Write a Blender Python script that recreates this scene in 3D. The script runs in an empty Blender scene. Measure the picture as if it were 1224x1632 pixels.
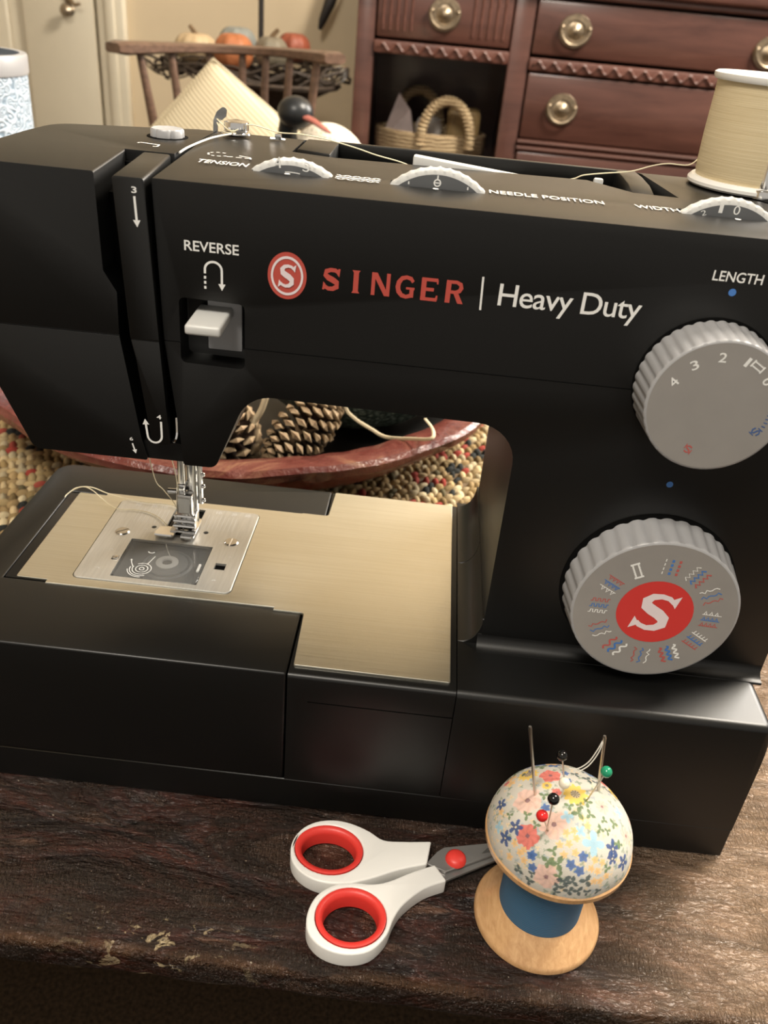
import bpy, bmesh, math, random
import numpy as np
from mathutils import Vector, Matrix, Euler, noise

sc = bpy.context.scene
COL = sc.collection
rnd = random.Random(7)
R = math.radians

# ---------------------------------------------------------------- camera
def make_camera():
    yaw, pitch, roll, f = -0.02380994, 0.54241055, 0.09619325, 1365.88
    ca, sa, cb, sb = math.cos(yaw), math.sin(yaw), math.cos(pitch), math.sin(pitch)
    fwd = Vector((sa*cb, ca*cb, -sb)); r0 = Vector((ca, -sa, 0)); u0 = r0.cross(fwd)
    r = r0*math.cos(roll) + u0*math.sin(roll)
    u = -r0*math.sin(roll) + u0*math.cos(roll)
    cd = bpy.data.cameras.new('camera'); co = bpy.data.objects.new('camera', cd); COL.objects.link(co)
    m = Matrix((r, u, -fwd)).transposed().to_4x4()
    m.translation = Vector((-0.16119129, -0.26468525, 0.32285204))
    co.matrix_world = m
    cd.sensor_fit = 'VERTICAL'; cd.sensor_height = 24.0; cd.lens = 24.0*f/1632.0
    cd.clip_start = 0.01; cd.clip_end = 50
    cd.dof.use_dof = True; cd.dof.focus_distance = 0.36; cd.dof.aperture_fstop = 11.0
    sc.camera = co
make_camera()

# ---------------------------------------------------------------- world, lights, exposure
sc.view_settings.view_transform = 'Standard'
sc.view_settings.look = 'None'
sc.view_settings.gamma = 1.0
sc.view_settings.use_curve_mapping = False
sc.view_settings.exposure = 0.6

wd = bpy.data.worlds.new('world'); sc.world = wd; wd.use_nodes = True
wd.node_tree.nodes['Background'].inputs[0].default_value = (1.0, 0.92, 0.81, 1)
wd.node_tree.nodes['Background'].inputs[1].default_value = 0.35

def area(name, loc, target, size, power, col, sy=None):
    ld = bpy.data.lights.new(name, 'AREA'); ld.energy = power; ld.color = col
    ld.shape = 'RECTANGLE'; ld.size = size; ld.size_y = sy or size
    lo = bpy.data.objects.new(name, ld); COL.objects.link(lo)
    lo.location = loc
    d = Vector(target) - Vector(loc)
    lo.rotation_euler = d.to_track_quat('-Z', 'Y').to_euler()
    return lo
area('ceiling_lamp', (1.0, 0.75, 1.85), (0.0, 0.9, 0.0), 0.6, 66.0, (1.0, 0.91, 0.78))
area('window_light', (1.65, 2.0, 1.20), (0.0, 0.0, 0.0), 0.7, 62.0, (1.0, 0.95, 0.88), 0.9)
area('front_fill_light', (-0.55, -0.85, 1.75), (-0.2, 0.1, 0.0), 0.5, 21.0, (1.0, 0.93, 0.82))  # unseen fill added in front to brighten the machine's face and lettering

# ---------------------------------------------------------------- node materials
def nt(name):
    m = bpy.data.materials.new(name); m.use_nodes = True
    t = m.node_tree; b = t.nodes['Principled BSDF']
    return m, t, b
def nd(t, typ, **kw):
    n = t.nodes.new(typ)
    for k, v in kw.items():
        if k in n.inputs.keys() if isinstance(k, str) else False: n.inputs[k].default_value = v
        else: setattr(n, k, v)
    return n
def coords(t, scale=(1, 1, 1), rot=(0, 0, 0), kind='Object'):
    tc = t.nodes.new('ShaderNodeTexCoord'); mp = t.nodes.new('ShaderNodeMapping')
    mp.inputs['Scale'].default_value = scale; mp.inputs['Rotation'].default_value = rot
    t.links.new(tc.outputs[kind], mp.inputs['Vector'])
    return mp.outputs['Vector']
def tnoise(t, vec, scale, detail=4, rough=.55, dist=0.0):
    n = t.nodes.new('ShaderNodeTexNoise')
    n.inputs['Scale'].default_value = scale; n.inputs['Detail'].default_value = detail
    n.inputs['Roughness'].default_value = rough; n.inputs['Distortion'].default_value = dist
    t.links.new(vec, n.inputs['Vector'])
    return n.outputs['Fac']
def ramp(t, fac, stops):
    r = t.nodes.new('ShaderNodeValToRGB'); e = r.color_ramp.elements
    while len(e) < len(stops): e.new(0.5)
    for i, (p, c) in enumerate(stops):
        e[i].position = p
        if not hasattr(c, '__len__'): c = (c, c, c)
        e[i].color = (*c, 1)
    t.links.new(fac, r.inputs['Fac'])
    return r.outputs['Color']
def mixc(t, fac, a, b, mode='MIX'):
    m = t.nodes.new('ShaderNodeMix'); m.data_type = 'RGBA'; m.blend_type = mode
    for inp, v in ((0, fac), (6, a), (7, b)):
        if hasattr(v, 'links') or isinstance(v, bpy.types.NodeSocket): t.links.new(v, m.inputs[inp])
        elif hasattr(v, '__len__'): m.inputs[inp].default_value = (*v[:3], 1)
        else: m.inputs[inp].default_value = v
    return m.outputs[2]
def math_(t, op, a, b=None, clamp=False):
    m = t.nodes.new('ShaderNodeMath'); m.operation = op; m.use_clamp = clamp
    for i, v in enumerate((a, b)):
        if v is None: continue
        if isinstance(v, bpy.types.NodeSocket): t.links.new(v, m.inputs[i])
        else: m.inputs[i].default_value = v
    return m.outputs[0]
def bump(t, b, h, strength=.3, dist=.001):
    n = t.nodes.new('ShaderNodeBump'); n.inputs['Strength'].default_value = strength
    n.inputs['Distance'].default_value = dist
    t.links.new(h, n.inputs['Height']); t.links.new(n.outputs[0], b.inputs['Normal'])
    return n
def mat(name, col, rough=.5, metal=0., spec=.5, vary=0., vscale=40, bmp=None, coat=0, alpha=1, trans=0, sheen=0, stretch=(1, 1, 1)):
    m, t, b = nt(name)
    b.inputs['Base Color'].default_value = (*col, 1); b.inputs['Roughness'].default_value = rough
    b.inputs['Metallic'].default_value = metal; b.inputs['Specular IOR Level'].default_value = spec
    b.inputs['Coat Weight'].default_value = coat
    b.inputs['Transmission Weight'].default_value = trans; b.inputs['Alpha'].default_value = alpha
    b.inputs['Sheen Weight'].default_value = sheen
    if vary or bmp:
        v = coords(t, stretch)
        if vary:
            f = tnoise(t, v, vscale)
            lo = tuple(max(0, c*(1-vary)) for c in col); hi = tuple(min(1, c*(1+vary)) for c in col)
            t.links.new(ramp(t, f, [(.3, lo), (.7, hi)]), b.inputs['Base Color'])
        if bmp:
            bump(t, b, tnoise(t, v, bmp[0], 3), bmp[1], bmp[2])
    return m

MT = {}
MT['black'] = mat('satin_black_plastic', (.0016, .0016, .0014), .40, spec=.55, bmp=(2500, .10, .0002))
MT['black_gloss'] = mat('smooth_black_plastic', (.010, .009, .0085), .22, spec=.5)
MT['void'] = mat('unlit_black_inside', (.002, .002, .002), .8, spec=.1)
MT['grey'] = mat('grey_plastic', (.36, .36, .37), .34, spec=.5)
MT['greyface'] = mat('grey_dial_face', (.29, .275, .26), .30, spec=.5, vary=.04, vscale=60)
MT['greydark'] = mat('dark_grey_plastic', (.12, .125, .13), .35)
MT['greylight'] = mat('light_grey_plastic', (.62, .62, .60), .35)
MT['chrome'] = mat('polished_chrome', (.78, .78, .78), .12, 1.0)
MT['steelpol'] = mat('steel', (.62, .60, .57), .25, 1.0)
MT['ink_white'] = mat('white_print', (.82, .82, .80), .5)
MT['ink_red'] = mat('red_print', (.55, .035, .03), .45)
MT['ink_redlogo'] = mat('dusty_red_print', (.50, .075, .055), .5)
MT['ink_blue'] = mat('blue_print', (.06, .19, .52), .5)
MT['ink_pink'] = mat('faded_red_print', (.48, .10, .09), .5)
MT['ink_dkblue'] = mat('dull_blue_print', (.06, .12, .30), .5)
MT['thread'] = mat('cream_thread', (.78, .70, .50), .8)
MT['threadwhite'] = mat('white_thread', (.85, .83, .76), .8)
MT['whiteplastic'] = mat('white_plastic', (.82, .81, .78), .32)
MT['redrubber'] = mat('red_soft_plastic', (.72, .045, .035), .42)
MT['blade'] = mat('blade_steel', (.30, .29, .28), .34, .65, bmp=(900, .05, .0002), stretch=(1, 12, 1))
MT['pinsteel'] = mat('pin_steel', (.60, .56, .50), .3, 1.0)
MT['iron'] = mat('black_iron', (.015, .012, .011), .5)
MT['twig'] = mat('dark_twig', (.045, .030, .020), .7, vary=.4, vscale=80)
MT['brass'] = mat('aged_brass', (.34, .27, .19), .36, .85, vary=.3, vscale=120)
MT['cream'] = mat('cream_door_paint', (.70, .63, .49), .45, vary=.04, vscale=5)
MT['wall'] = mat('tan_wall_paint', (.62, .505, .345), .7, vary=.05, vscale=4, bmp=(60, .05, .002))
MT['ceil'] = mat('white_ceiling_paint', (.80, .77, .70), .9, vary=.02, vscale=5)
MT['carpet'] = mat('brown_carpet', (.035, .022, .012), .95, spec=.1, vary=.55, vscale=260, bmp=(320, .9, .01))
MT['mapledark'] = mat('dark_chair_wood', (.135, .080, .055), .30, vary=.3, vscale=25, stretch=(1, 6, 6))
MT['dial_red'] = mat('dial_red_print', (.62, .045, .04), .4)
MT['dial_s'] = mat('pale_pink_print', (.80, .70, .72), .45)

def m_steelplate():
    m, t, b = nt('brushed_steel_plate')
    b.inputs['Metallic'].default_value = 1.0
    v = coords(t, (12, 900, 900))
    f = tnoise(t, v, 1.2, 5, .7)
    t.links.new(ramp(t, f, [(.25, (.74, .71, .60)), (.75, (.88, .855, .75))]), b.inputs['Base Color'])
    t.links.new(ramp(t, f, [(.2, .30), (.8, .42)]), b.inputs['Roughness'])
    b.inputs['Anisotropic'].default_value = 0
    bump(t, b, f, .12, .0003)
    return m
MT['plate'] = m_steelplate()
def m_needleplate():
    m, t, b = nt('satin_needle_plate')
    b.inputs['Metallic'].default_value = 1.0
    v = coords(t, (400, 30, 400)); f = tnoise(t, v, 2, 4)
    t.links.new(ramp(t, f, [(.3, (.66, .65, .61)), (.7, (.76, .75, .71))]), b.inputs['Base Color'])
    b.inputs['Roughness'].default_value = .42; b.inputs['Metallic'].default_value = .75
    return m
MT['nplate'] = m_needleplate()
def m_clear():
    m, t, b = nt('clear_smoky_plastic')
    b.inputs['Base Color'].default_value = (.30, .30, .29, 1); b.inputs['Roughness'].default_value = .10
    b.inputs['Alpha'].default_value = .28
    return m
MT['clear'] = m_clear()

def m_table():
    m, t, b = nt('dark_rustic_table_wood')
    big = tnoise(t, coords(t, (3.4, 10, 10), (0, 0, R(-22))), 3.4, 6, .60, 1.3)
    grain = tnoise(t, coords(t, (12, 110, 60), (0, 0, R(-6))), 1.6, 6, .7, .6)
    blot = ramp(t, tnoise(t, coords(t, (1, 2.2, 1), (0, 0, R(-30))), 17, 4, .6, 1.2), [(.44, 0), (.60, 1)])
    col = ramp(t, big, [(.30, (.0025, .0012, .001)), (.43, (.010, .003, .002)), (.50, (.042, .011, .006)), (.56, (.014, .007, .005)), (.64, (.085, .046, .030)), (.78, (.13, .078, .050))])
    col = mixc(t, .6, col, ramp(t, grain, [(.35, (.22, .20, .18)), (.65, (2.4, 2.0, 1.75))]), 'MULTIPLY')
    col = mixc(t, math_(t, 'MULTIPLY', blot, .5), col, (.060, .042, .032))
    tc = t.nodes.new('ShaderNodeTexCoord'); sx = t.nodes.new('ShaderNodeSeparateXYZ')
    t.links.new(tc.outputs['Object'], sx.inputs[0])
    Y = sx.outputs['Y']; X = sx.outputs['X']
    # paler right-hand half: light and reflection on the board put into its colour
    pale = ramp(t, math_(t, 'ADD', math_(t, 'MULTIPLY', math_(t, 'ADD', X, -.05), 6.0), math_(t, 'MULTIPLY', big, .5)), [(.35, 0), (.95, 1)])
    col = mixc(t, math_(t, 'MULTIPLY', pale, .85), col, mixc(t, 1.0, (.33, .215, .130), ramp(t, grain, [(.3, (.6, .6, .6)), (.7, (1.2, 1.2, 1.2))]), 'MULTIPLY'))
    edge = math_(t, 'MULTIPLY', math_(t, 'SUBTRACT', -.3912, Y), 260, True)
    edge = math_(t, 'MULTIPLY', edge, ramp(t, tnoise(t, coords(t, (30, 90, 30)), 1.5, 4), [(.40, 0), (.62, .8)]), True)
    edge = math_(t, 'MULTIPLY', edge, math_(t, 'MULTIPLY', math_(t, 'SUBTRACT', sx.outputs['Z'], .494), 300, True), True)
    col = mixc(t, edge, col, (.12, .060, .030))
    crust = ramp(t, tnoise(t, coords(t, (1, 1.6, 1)), 110, 3, .6, .4), [(.585, 0), (.63, 1)])
    near = math_(t, 'SUBTRACT', 1.0, math_(t, 'MULTIPLY', math_(t, 'ABSOLUTE', math_(t, 'ADD', X, .085), None), 22), True)
    ny = math_(t, 'MULTIPLY', math_(t, 'SUBTRACT', -.378, Y), 200, True)
    crust = math_(t, 'MULTIPLY', math_(t, 'MULTIPLY', crust, near), ny, True)
    col = mixc(t, crust, col, (.50, .39, .23))
    spk = ramp(t, tnoise(t, coords(t), 430, 2, .5), [(.745, 0), (.765, 1)])
    col = mixc(t, spk, col, (.40, .34, .26))
    t.links.new(col, b.inputs['Base Color'])
    # blistered varnish: short fine ticks in diagonal patches over a smoother ground
    tick = ramp(t, tnoise(t, coords(t, (3.0, 1, 1), (0, 0, R(62))), 330, 3, .6, .5), [(.40, 0), (.62, 1)])
    tick2 = ramp(t, tnoise(t, coords(t, (1, 2.8, 1), (0, 0, R(-14))), 210, 4, .65, .8), [(.42, 0), (.60, 1)])
    fine = tnoise(t, coords(t, (1, 1.6, 1)), 700, 3, .7)
    h = math_(t, 'MULTIPLY', tick, blot)
    h = math_(t, 'ADD', h, math_(t, 'MULTIPLY', tick2, .45))
    h = math_(t, 'ADD', h, math_(t, 'MULTIPLY', fine, .5))
    h = math_(t, 'ADD', h, math_(t, 'MULTIPLY', grain, .35))
    h = math_(t, 'ADD', h, math_(t, 'MULTIPLY', blot, 1.2))
    bump(t, b, h, 1.0, .0015)
    t.links.new(ramp(t, big, [(.3, .14), (.7, .34)]), b.inputs['Roughness'])
    b.inputs['Specular IOR Level'].default_value = .9
    return m
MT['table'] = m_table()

def m_wood(name, dark, light, rough=.35, scale=(60, 6, 60), rot=(0, 0, 0), coat=0.0):
    m, t, b = nt(name)
    f = tnoise(t, coords(t, scale, rot), 1.4, 5, .65, .6)
    t.links.new(ramp(t, f, [(.3, dark), (.7, light)]), b.inputs['Base Color'])
    b.inputs['Roughness'].default_value = rough; b.inputs['Coat Weight'].default_value = coat
    b.inputs['Coat Roughness'].default_value = .12
    bump(t, b, f, .06, .0004)
    return m
MT['beech'] = m_wood('light_beech_wood', (.46, .25, .11), (.64, .39, .19), .26, (300, 60, 300), coat=.5)
MT['mahog'] = m_wood('dark_mahogany', (.062, .024, .018), (.125, .052, .038), .30, (3, 22, 22), coat=.25)
MT['mahogcarve'] = m_wood('worn_mahogany_carving', (.085, .030, .022), (.17, .070, .050), .42, (6, 30, 30))
def m_bowl():
    m, t, b = nt('worn_red_painted_wood')
    f = tnoise(t, coords(t, (1, 1, 2.5)), 13, 6, .7, 1.2)
    c = ramp(t, f, [(.33, (.045, .010, .009)), (.47, (.120, .028, .022)), (.57, (.165, .052, .038)), (.66, (.28, .14, .08)), (.76, (.34, .24, .19))])
    t.links.new(c, b.inputs['Base Color']); b.inputs['Roughness'].default_value = .24
    bump(t, b, tnoise(t, coords(t), 70, 5, .65), .5, .003)
    return m
MT['bowl'] = m_bowl()
def m_attr(name, rough=.7, bmp=None, spec=.3, sheen=0):
    m, t, b = nt(name)
    a = t.nodes.new('ShaderNodeAttribute'); a.attribute_name = 'Col'
    t.links.new(a.outputs['Color'], b.inputs['Base Color']); b.inputs['Roughness'].default_value = rough
    b.inputs['Specular IOR Level'].default_value = spec; b.inputs['Sheen Weight'].default_value = sheen
    if bmp: bump(t, b, tnoise(t, coords(t), bmp[0], 2), bmp[1], bmp[2])
    return m
MT['rugyarn'] = m_attr('rug_yarn', .85, (900, .4, .001))
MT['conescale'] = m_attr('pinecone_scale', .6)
MT['floral'] = m_attr('floral_cotton_print', .85, (2600, .35, .0003), .2)
def m_ribbon():
    m, t, b = nt('blue_grosgrain_ribbon')
    w = t.nodes.new('ShaderNodeTexWave'); w.bands_direction = 'Z'; w.inputs['Scale'].default_value = 300
    w.inputs['Distortion'].default_value = .4
    t.links.new(coords(t), w.inputs['Vector'])
    t.links.new(ramp(t, w.outputs['Fac'], [(0, (.030, .105, .20)), (1, (.05, .16, .29))]), b.inputs['Base Color'])
    b.inputs['Roughness'].default_value = .6
    bump(t, b, w.outputs['Fac'], .4, .0003)
    return m
MT['ribbon'] = m_ribbon()
def m_spoolthread():
    m, t, b = nt('wound_beige_thread')
    f = tnoise(t, coords(t, (2, 2, 2200)), 1.2, 4, .6)
    f2 = tnoise(t, coords(t, (12, 12, 900), (R(2), R(1), 0)), 2.0, 3, .6)
    f = math_(t, 'ADD', math_(t, 'MULTIPLY', f, .6), math_(t, 'MULTIPLY', f2, .4))
    t.links.new(ramp(t, f, [(.35, (.54, .43, .25)), (.65, (.72, .61, .40))]), b.inputs['Base Color'])
    b.inputs['Roughness'].default_value = .55; bump(t, b, f, .35, .0004)
    return m
MT['spoolthread'] = m_spoolthread()
def m_pillow():
    m, t, b = nt('cream_corduroy')
    w = t.nodes.new('ShaderNodeTexWave'); w.bands_direction = 'X'; w.inputs['Scale'].default_value = 52
    w.inputs['Distortion'].default_value = .3
    t.links.new(coords(t, (1, 1, 1), (0, R(52), 0)), w.inputs['Vector'])
    t.links.new(ramp(t, w.outputs['Fac'], [(0, (.50, .42, .28)), (1, (.62, .54, .38))]), b.inputs['Base Color'])
    b.inputs['Roughness'].default_value = .9; bump(t, b, w.outputs['Fac'], .35, .002)
    return m
MT['pillow'] = m_pillow()
def m_waffle():
    m, t, b = nt('cream_waffle_knit')
    v = t.nodes.new('ShaderNodeTexVoronoi'); v.inputs['Scale'].default_value = 130
    v.distance = 'CHEBYCHEV'; v.inputs['Randomness'].default_value = .15
    t.links.new(coords(t), v.inputs['Vector'])
    t.links.new(ramp(t, v.outputs['Distance'], [(.0, (.50, .43, .32)), (.5, (.80, .74, .62))]), b.inputs['Base Color'])
    b.inputs['Roughness'].default_value = .9; bump(t, b, v.outputs['Distance'], .6, .003)
    return m
MT['waffle'] = m_waffle()
def m_lace():
    m, t, b = nt('pale_blue_embossed_glaze')
    v = t.nodes.new('ShaderNodeTexVoronoi'); v.feature = 'SMOOTH_F1'; v.inputs['Scale'].default_value = 120
    t.links.new(coords(t), v.inputs['Vector'])
    w = math_(t, 'SINE', math_(t, 'MULTIPLY', v.outputs['Distance'], 32))
    n = tnoise(t, coords(t), 160, 3)
    f = math_(t, 'ADD', math_(t, 'MULTIPLY', w, .35), n)
    t.links.new(ramp(t, f, [(.10, (.20, .27, .34)), (.36, (.38, .47, .57)), (.7, (.50, .58, .66))]), b.inputs['Base Color'])
    b.inputs['Roughness'].default_value = .5; bump(t, b, f, .6, .002)
    return m
MT['lace'] = m_lace()
def m_basket():
    m, t, b = nt('woven_seagrass')
    w = t.nodes.new('ShaderNodeTexWave'); w.bands_direction = 'Z'; w.inputs['Scale'].default_value = 40
    w.inputs['Distortion'].default_value = 4; w.inputs['Detail'].default_value = 3
    t.links.new(coords(t), w.inputs['Vector'])
    t.links.new(ramp(t, w.outputs['Fac'], [(0, (.28, .18, .09)), (1, (.62, .48, .29))]), b.inputs['Base Color'])
    b.inputs['Roughness'].default_value = .8; bump(t, b, w.outputs['Fac'], .6, .004)
    return m
MT['basket'] = m_basket()
def m_gourd():
    m, t, b = nt('dark_green_gourd_skin')
    v = t.nodes.new('ShaderNodeTexVoronoi'); v.inputs['Scale'].default_value = 260
    t.links.new(coords(t), v.inputs['Vector'])
    t.links.new(ramp(t, v.outputs['Distance'], [(.1, (.34, .40, .33)), (.6, (.06, .085, .065))]), b.inputs['Base Color'])
    b.inputs['Roughness'].default_value = .38; bump(t, b, v.outputs['Distance'], .5, .002)
    return m
MT['gourd'] = m_gourd()
for nm_, c_ in (('pk_cream', (.50, .37, .22)), ('pk_grey', (.24, .25, .23)), ('pk_orange', (.42, .145, .055)), ('pk_olive', (.20, .17, .12)), ('pk_rust', (.28, .07, .035))):
    MT[nm_] = mat(nm_ + '_skin', c_, .55, vary=.25, vscale=30, bmp=(50, .3, .004))
MT['stemdry'] = mat('dry_stem', (.16, .10, .05), .8, vary=.3, vscale=90)
MT['raffia'] = mat('pale_raffia', (.72, .60, .40), .7, vary=.15, vscale=90)
MT['duckblack'] = mat('black_painted_wood', (.014, .016, .018), .35)
MT['duckbill'] = mat('dull_red_bill', (.33, .10, .075), .45)
MT['paper'] = mat('pinkish_wrapping', (.50, .40, .38), .6, vary=.25, vscale=18)
MT['gold'] = mat('golden_wrapping', (.42, .28, .12), .5, vary=.3, vscale=18)
MT['cardwhite'] = mat('white_wrapping', (.62, .58, .55), .6, vary=.1, vscale=18)
MT['bowldark'] = mat('shaded_bowl_inside', (.006, .005, .0045), .5, vary=.3, vscale=30)
MT['rugbase'] = mat('rug_backing', (.16, .11, .06), .95)
MT['beadblack'] = mat('black_pin_bead', (.006, .006, .006), .08)
MT['beadwhite'] = mat('cream_pin_bead', (.80, .74, .60), .12)
MT['beadred'] = mat('red_pin_bead', (.65, .02, .02), .08)
MT['beadgreen'] = mat('green_pin_bead', (.015, .25, .13), .08)

# ---------------------------------------------------------------- mesh helpers
WL = {}
def tag(o, label=None, cat=None, group=None, kind=None):
    if label: o['label'] = label
    if cat: o['category'] = cat
    if group: o['group'] = group
    if kind: o['kind'] = kind
    return o
def empty(name, loc, label=None, cat=None, group=None, rot=(0, 0, 0)):
    o = bpy.data.objects.new(name, None); COL.objects.link(o); o.empty_display_size = .01
    o.location = loc; o.rotation_euler = rot; WL[o] = Vector(loc)
    return tag(o, label, cat, group)
def smooth(me, ang=38):
    me.polygons.foreach_set('use_smooth', [True]*len(me.polygons))
    me.set_sharp_from_angle(angle=R(ang))
def put(name, me, m, parent=None, loc=None, ang=38, local=False):
    """link a mesh; world-coordinate meshes are shifted to their parent's (or own) origin"""
    if isinstance(me, bmesh.types.BMesh):
        b = me; me = bpy.data.meshes.new(name); bmesh.ops.recalc_face_normals(b, faces=b.faces); b.to_mesh(me); b.free()
    me.name = name
    if ang: smooth(me, ang)
    o = bpy.data.objects.new(name, me); COL.objects.link(o)
    if m: me.materials.clear(); me.materials.append(MT[m])
    if parent:
        o.parent = parent
        if not local: me.transform(Matrix.Translation(-WL[parent]))
        WL[o] = WL[parent]
    else:
        if not local:
            if loc is None:
                n = len(me.vertices); co = np.empty(n*3, 'f'); me.vertices.foreach_get('co', co); co = co.reshape(-1, 3)
                mn, mx = co.min(0), co.max(0); loc = Vector(((mn[0]+mx[0])/2, (mn[1]+mx[1])/2, mn[2]))
            loc = Vector(loc); me.transform(Matrix.Translation(-loc)); o.location = loc
        elif loc is not None: o.location = loc
        WL[o] = Vector(o.location)
    return o
def tomesh(bm, name='m'):
    bmesh.ops.recalc_face_normals(bm, faces=bm.faces)
    me = bpy.data.meshes.new(name); bm.to_mesh(me); bm.free(); return me
def box(bm, a, b, bev=0, seg=2):
    x0, y0, z0 = a; x1, y1, z1 = b
    vs = [bm.verts.new(p) for p in ((x0,y0,z0),(x1,y0,z0),(x1,y1,z0),(x0,y1,z0),(x0,y0,z1),(x1,y0,z1),(x1,y1,z1),(x0,y1,z1))]
    fs = [bm.faces.new([vs[i] for i in f]) for f in ((0,3,2,1),(4,5,6,7),(0,1,5,4),(1,2,6,5),(2,3,7,6),(3,0,4,7))]
    if bev:
        es = {e for f in fs for e in f.edges}
        bmesh.ops.bevel(bm, geom=list(es), offset=bev, segments=seg, profile=.5, affect='EDGES')
    return bm
def B(a, b, bev=0, seg=2): return box(bmesh.new(), a, b, bev, seg)
def rpoly(pts, seg=6):
    """pts: (x, y) or (x, y, radius) corners -> rounded outline"""
    out = []; n = len(pts)
    for i, p in enumerate(pts):
        r = p[2] if len(p) > 2 else 0
        c = Vector(p[:2])
        if not r: out.append((c.x, c.y)); continue
        a = (Vector(pts[i-1][:2])-c); b = (Vector(pts[(i+1) % n][:2])-c)
        la, lb = a.length, b.length; a.normalize(); b.normalize()
        th = a.angle(b); d = min(r/math.tan(th/2), la*.49, lb*.49); rr = d*math.tan(th/2)
        cen = c + (a+b).normalized()*(rr/math.sin(th/2))
        p0 = c+a*d-cen; p1 = c+b*d-cen
        a0 = math.atan2(p0.y, p0.x); a1 = math.atan2(p1.y, p1.x)
        da = (a1-a0+math.pi) % (2*math.pi)-math.pi
        for k in range(seg+1):
            t = a0+da*k/seg; out.append((cen.x+rr*math.cos(t), cen.y+rr*math.sin(t)))
    return out
def prism(pts, axis, d0, d1, bm=None, bev0=0, bev1=0, seg=3, only=None):
    """outline extruded along axis ('y': outline is x,z; 'z': outline is x,y; 'x': outline is y,z)"""
    bm = bm or bmesh.new()
    def P(p, d): return {'y': (p[0], d, p[1]), 'z': (p[0], p[1], d), 'x': (d, p[0], p[1])}[axis]
    A = [bm.verts.new(P(p, d0)) for p in pts]; Bv = [bm.verts.new(P(p, d1)) for p in pts]
    f0 = bm.faces.new(A); f1 = bm.faces.new(Bv[::-1]); n = len(pts)
    for i in range(n): bm.faces.new((A[i], Bv[i], Bv[(i+1) % n], A[(i+1) % n]))
    bmesh.ops.recalc_face_normals(bm, faces=bm.faces)
    if bev0: bmesh.ops.bevel(bm, geom=[e for e in f0.edges if not only or only((e.verts[0].co+e.verts[1].co)/2)], offset=bev0, segments=seg, profile=.5, affect='EDGES')
    if bev1 and f1.is_valid: bmesh.ops.bevel(bm, geom=list(f1.edges), offset=bev1, segments=seg, profile=.5, affect='EDGES')
    return bm
def bake(me, mods):
    """apply (type, settings) modifiers to a mesh and return the result"""
    tmp = bpy.data.objects.new('tmp', me); COL.objects.link(tmp); kill = []
    for typ, kw in mods:
        md = tmp.modifiers.new('m', typ)
        for k, v in kw.items():
            if k == 'cut':
                co = bpy.data.objects.new('cut', v); COL.objects.link(co); md.object = co; kill.append(co)
            else: setattr(md, k, v)
    dg = bpy.context.evaluated_depsgraph_get()
    out = bpy.data.meshes.new_from_object(tmp.evaluated_get(dg))
    bpy.data.objects.remove(tmp)
    for k in kill: bpy.data.objects.remove(k)
    return out
def cut(me, cutter, op='DIFFERENCE', bevel=0.0, seg=2, ang=40):
    mods = [('BOOLEAN', dict(cut=cutter, operation=op, solver='EXACT'))]
    if bevel: mods.append(('BEVEL', dict(width=bevel, segments=seg, limit_method='ANGLE', angle_limit=R(ang), harden_normals=False)))
    return bake(me, mods)
def bevelled(me, w, seg=2, ang=40):
    return bake(me, [('BEVEL', dict(width=w, segments=seg, limit_method='ANGLE', angle_limit=R(ang)))])
def lathe(prof, cen, axis='z', seg=48, bm=None, wob=None):
    """prof: list of (radius, height); revolved round the axis through cen"""
    bm = bm or bmesh.new(); cx, cy, cz = cen; rings = []
    for (r, h) in prof:
        ring = []
        if r < 1e-7:
            p = {'z': (cx, cy, cz+h), 'y': (cx, cy+h, cz), 'x': (cx+h, cy, cz)}[axis]
            rings.append([bm.verts.new(p)]); continue
        for k in range(seg):
            a = 2*math.pi*k/seg; rr = r*(wob(a, h) if wob else 1)
            c, s = rr*math.cos(a), rr*math.sin(a)
            ring.append(bm.verts.new({'z': (cx+c, cy+s, cz+h), 'y': (cx+c, cy+h, cz+s), 'x': (cx+h, cy+c, cz+s)}[axis]))
        rings.append(ring)
    for a, b in zip(rings, rings[1:]):
        if len(a) == 1 and len(b) == 1: continue
        for k in range(seg):
            k2 = (k+1) % seg
            if len(a) == 1: bm.faces.new((a[0], b[k], b[k2]))
            elif len(b) == 1: bm.faces.new((a[k], a[k2], b[0]))
            else: bm.faces.new((a[k], a[k2], b[k2], b[k]))
    return bm
def tube(pts, rad, res=8, bm=None, cap=True, flat=1.0):
    bm = bm or bmesh.new(); pts = [Vector(p) for p in pts]; n = len(pts); rings = []
    up = Vector((0, 0, 1)); prev = None
    for i, p in enumerate(pts):
        t = (pts[min(i+1, n-1)]-pts[max(i-1, 0)]).normalized()
        if prev is None:
            s = t.cross(up)
            if s.length < 1e-3: s = t.cross(Vector((1, 0, 0)))
            s.normalize()
        else:
            s = (prev - t*prev.dot(t)).normalized()
        prev = s; q = s.cross(t).normalized()
        r = rad[i] if hasattr(rad, '__len__') else rad
        rings.append([bm.verts.new(p+s*(r*math.cos(2*math.pi*k/res))+q*(r*flat*math.sin(2*math.pi*k/res))) for k in range(res)])
    for a, b in zip(rings, rings[1:]):
        for k in range(res): bm.faces.new((a[k], a[(k+1) % res], b[(k+1) % res], b[k]))
    if cap: bm.faces.new(rings[0][::-1]); bm.faces.new(rings[-1])
    return bm
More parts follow.
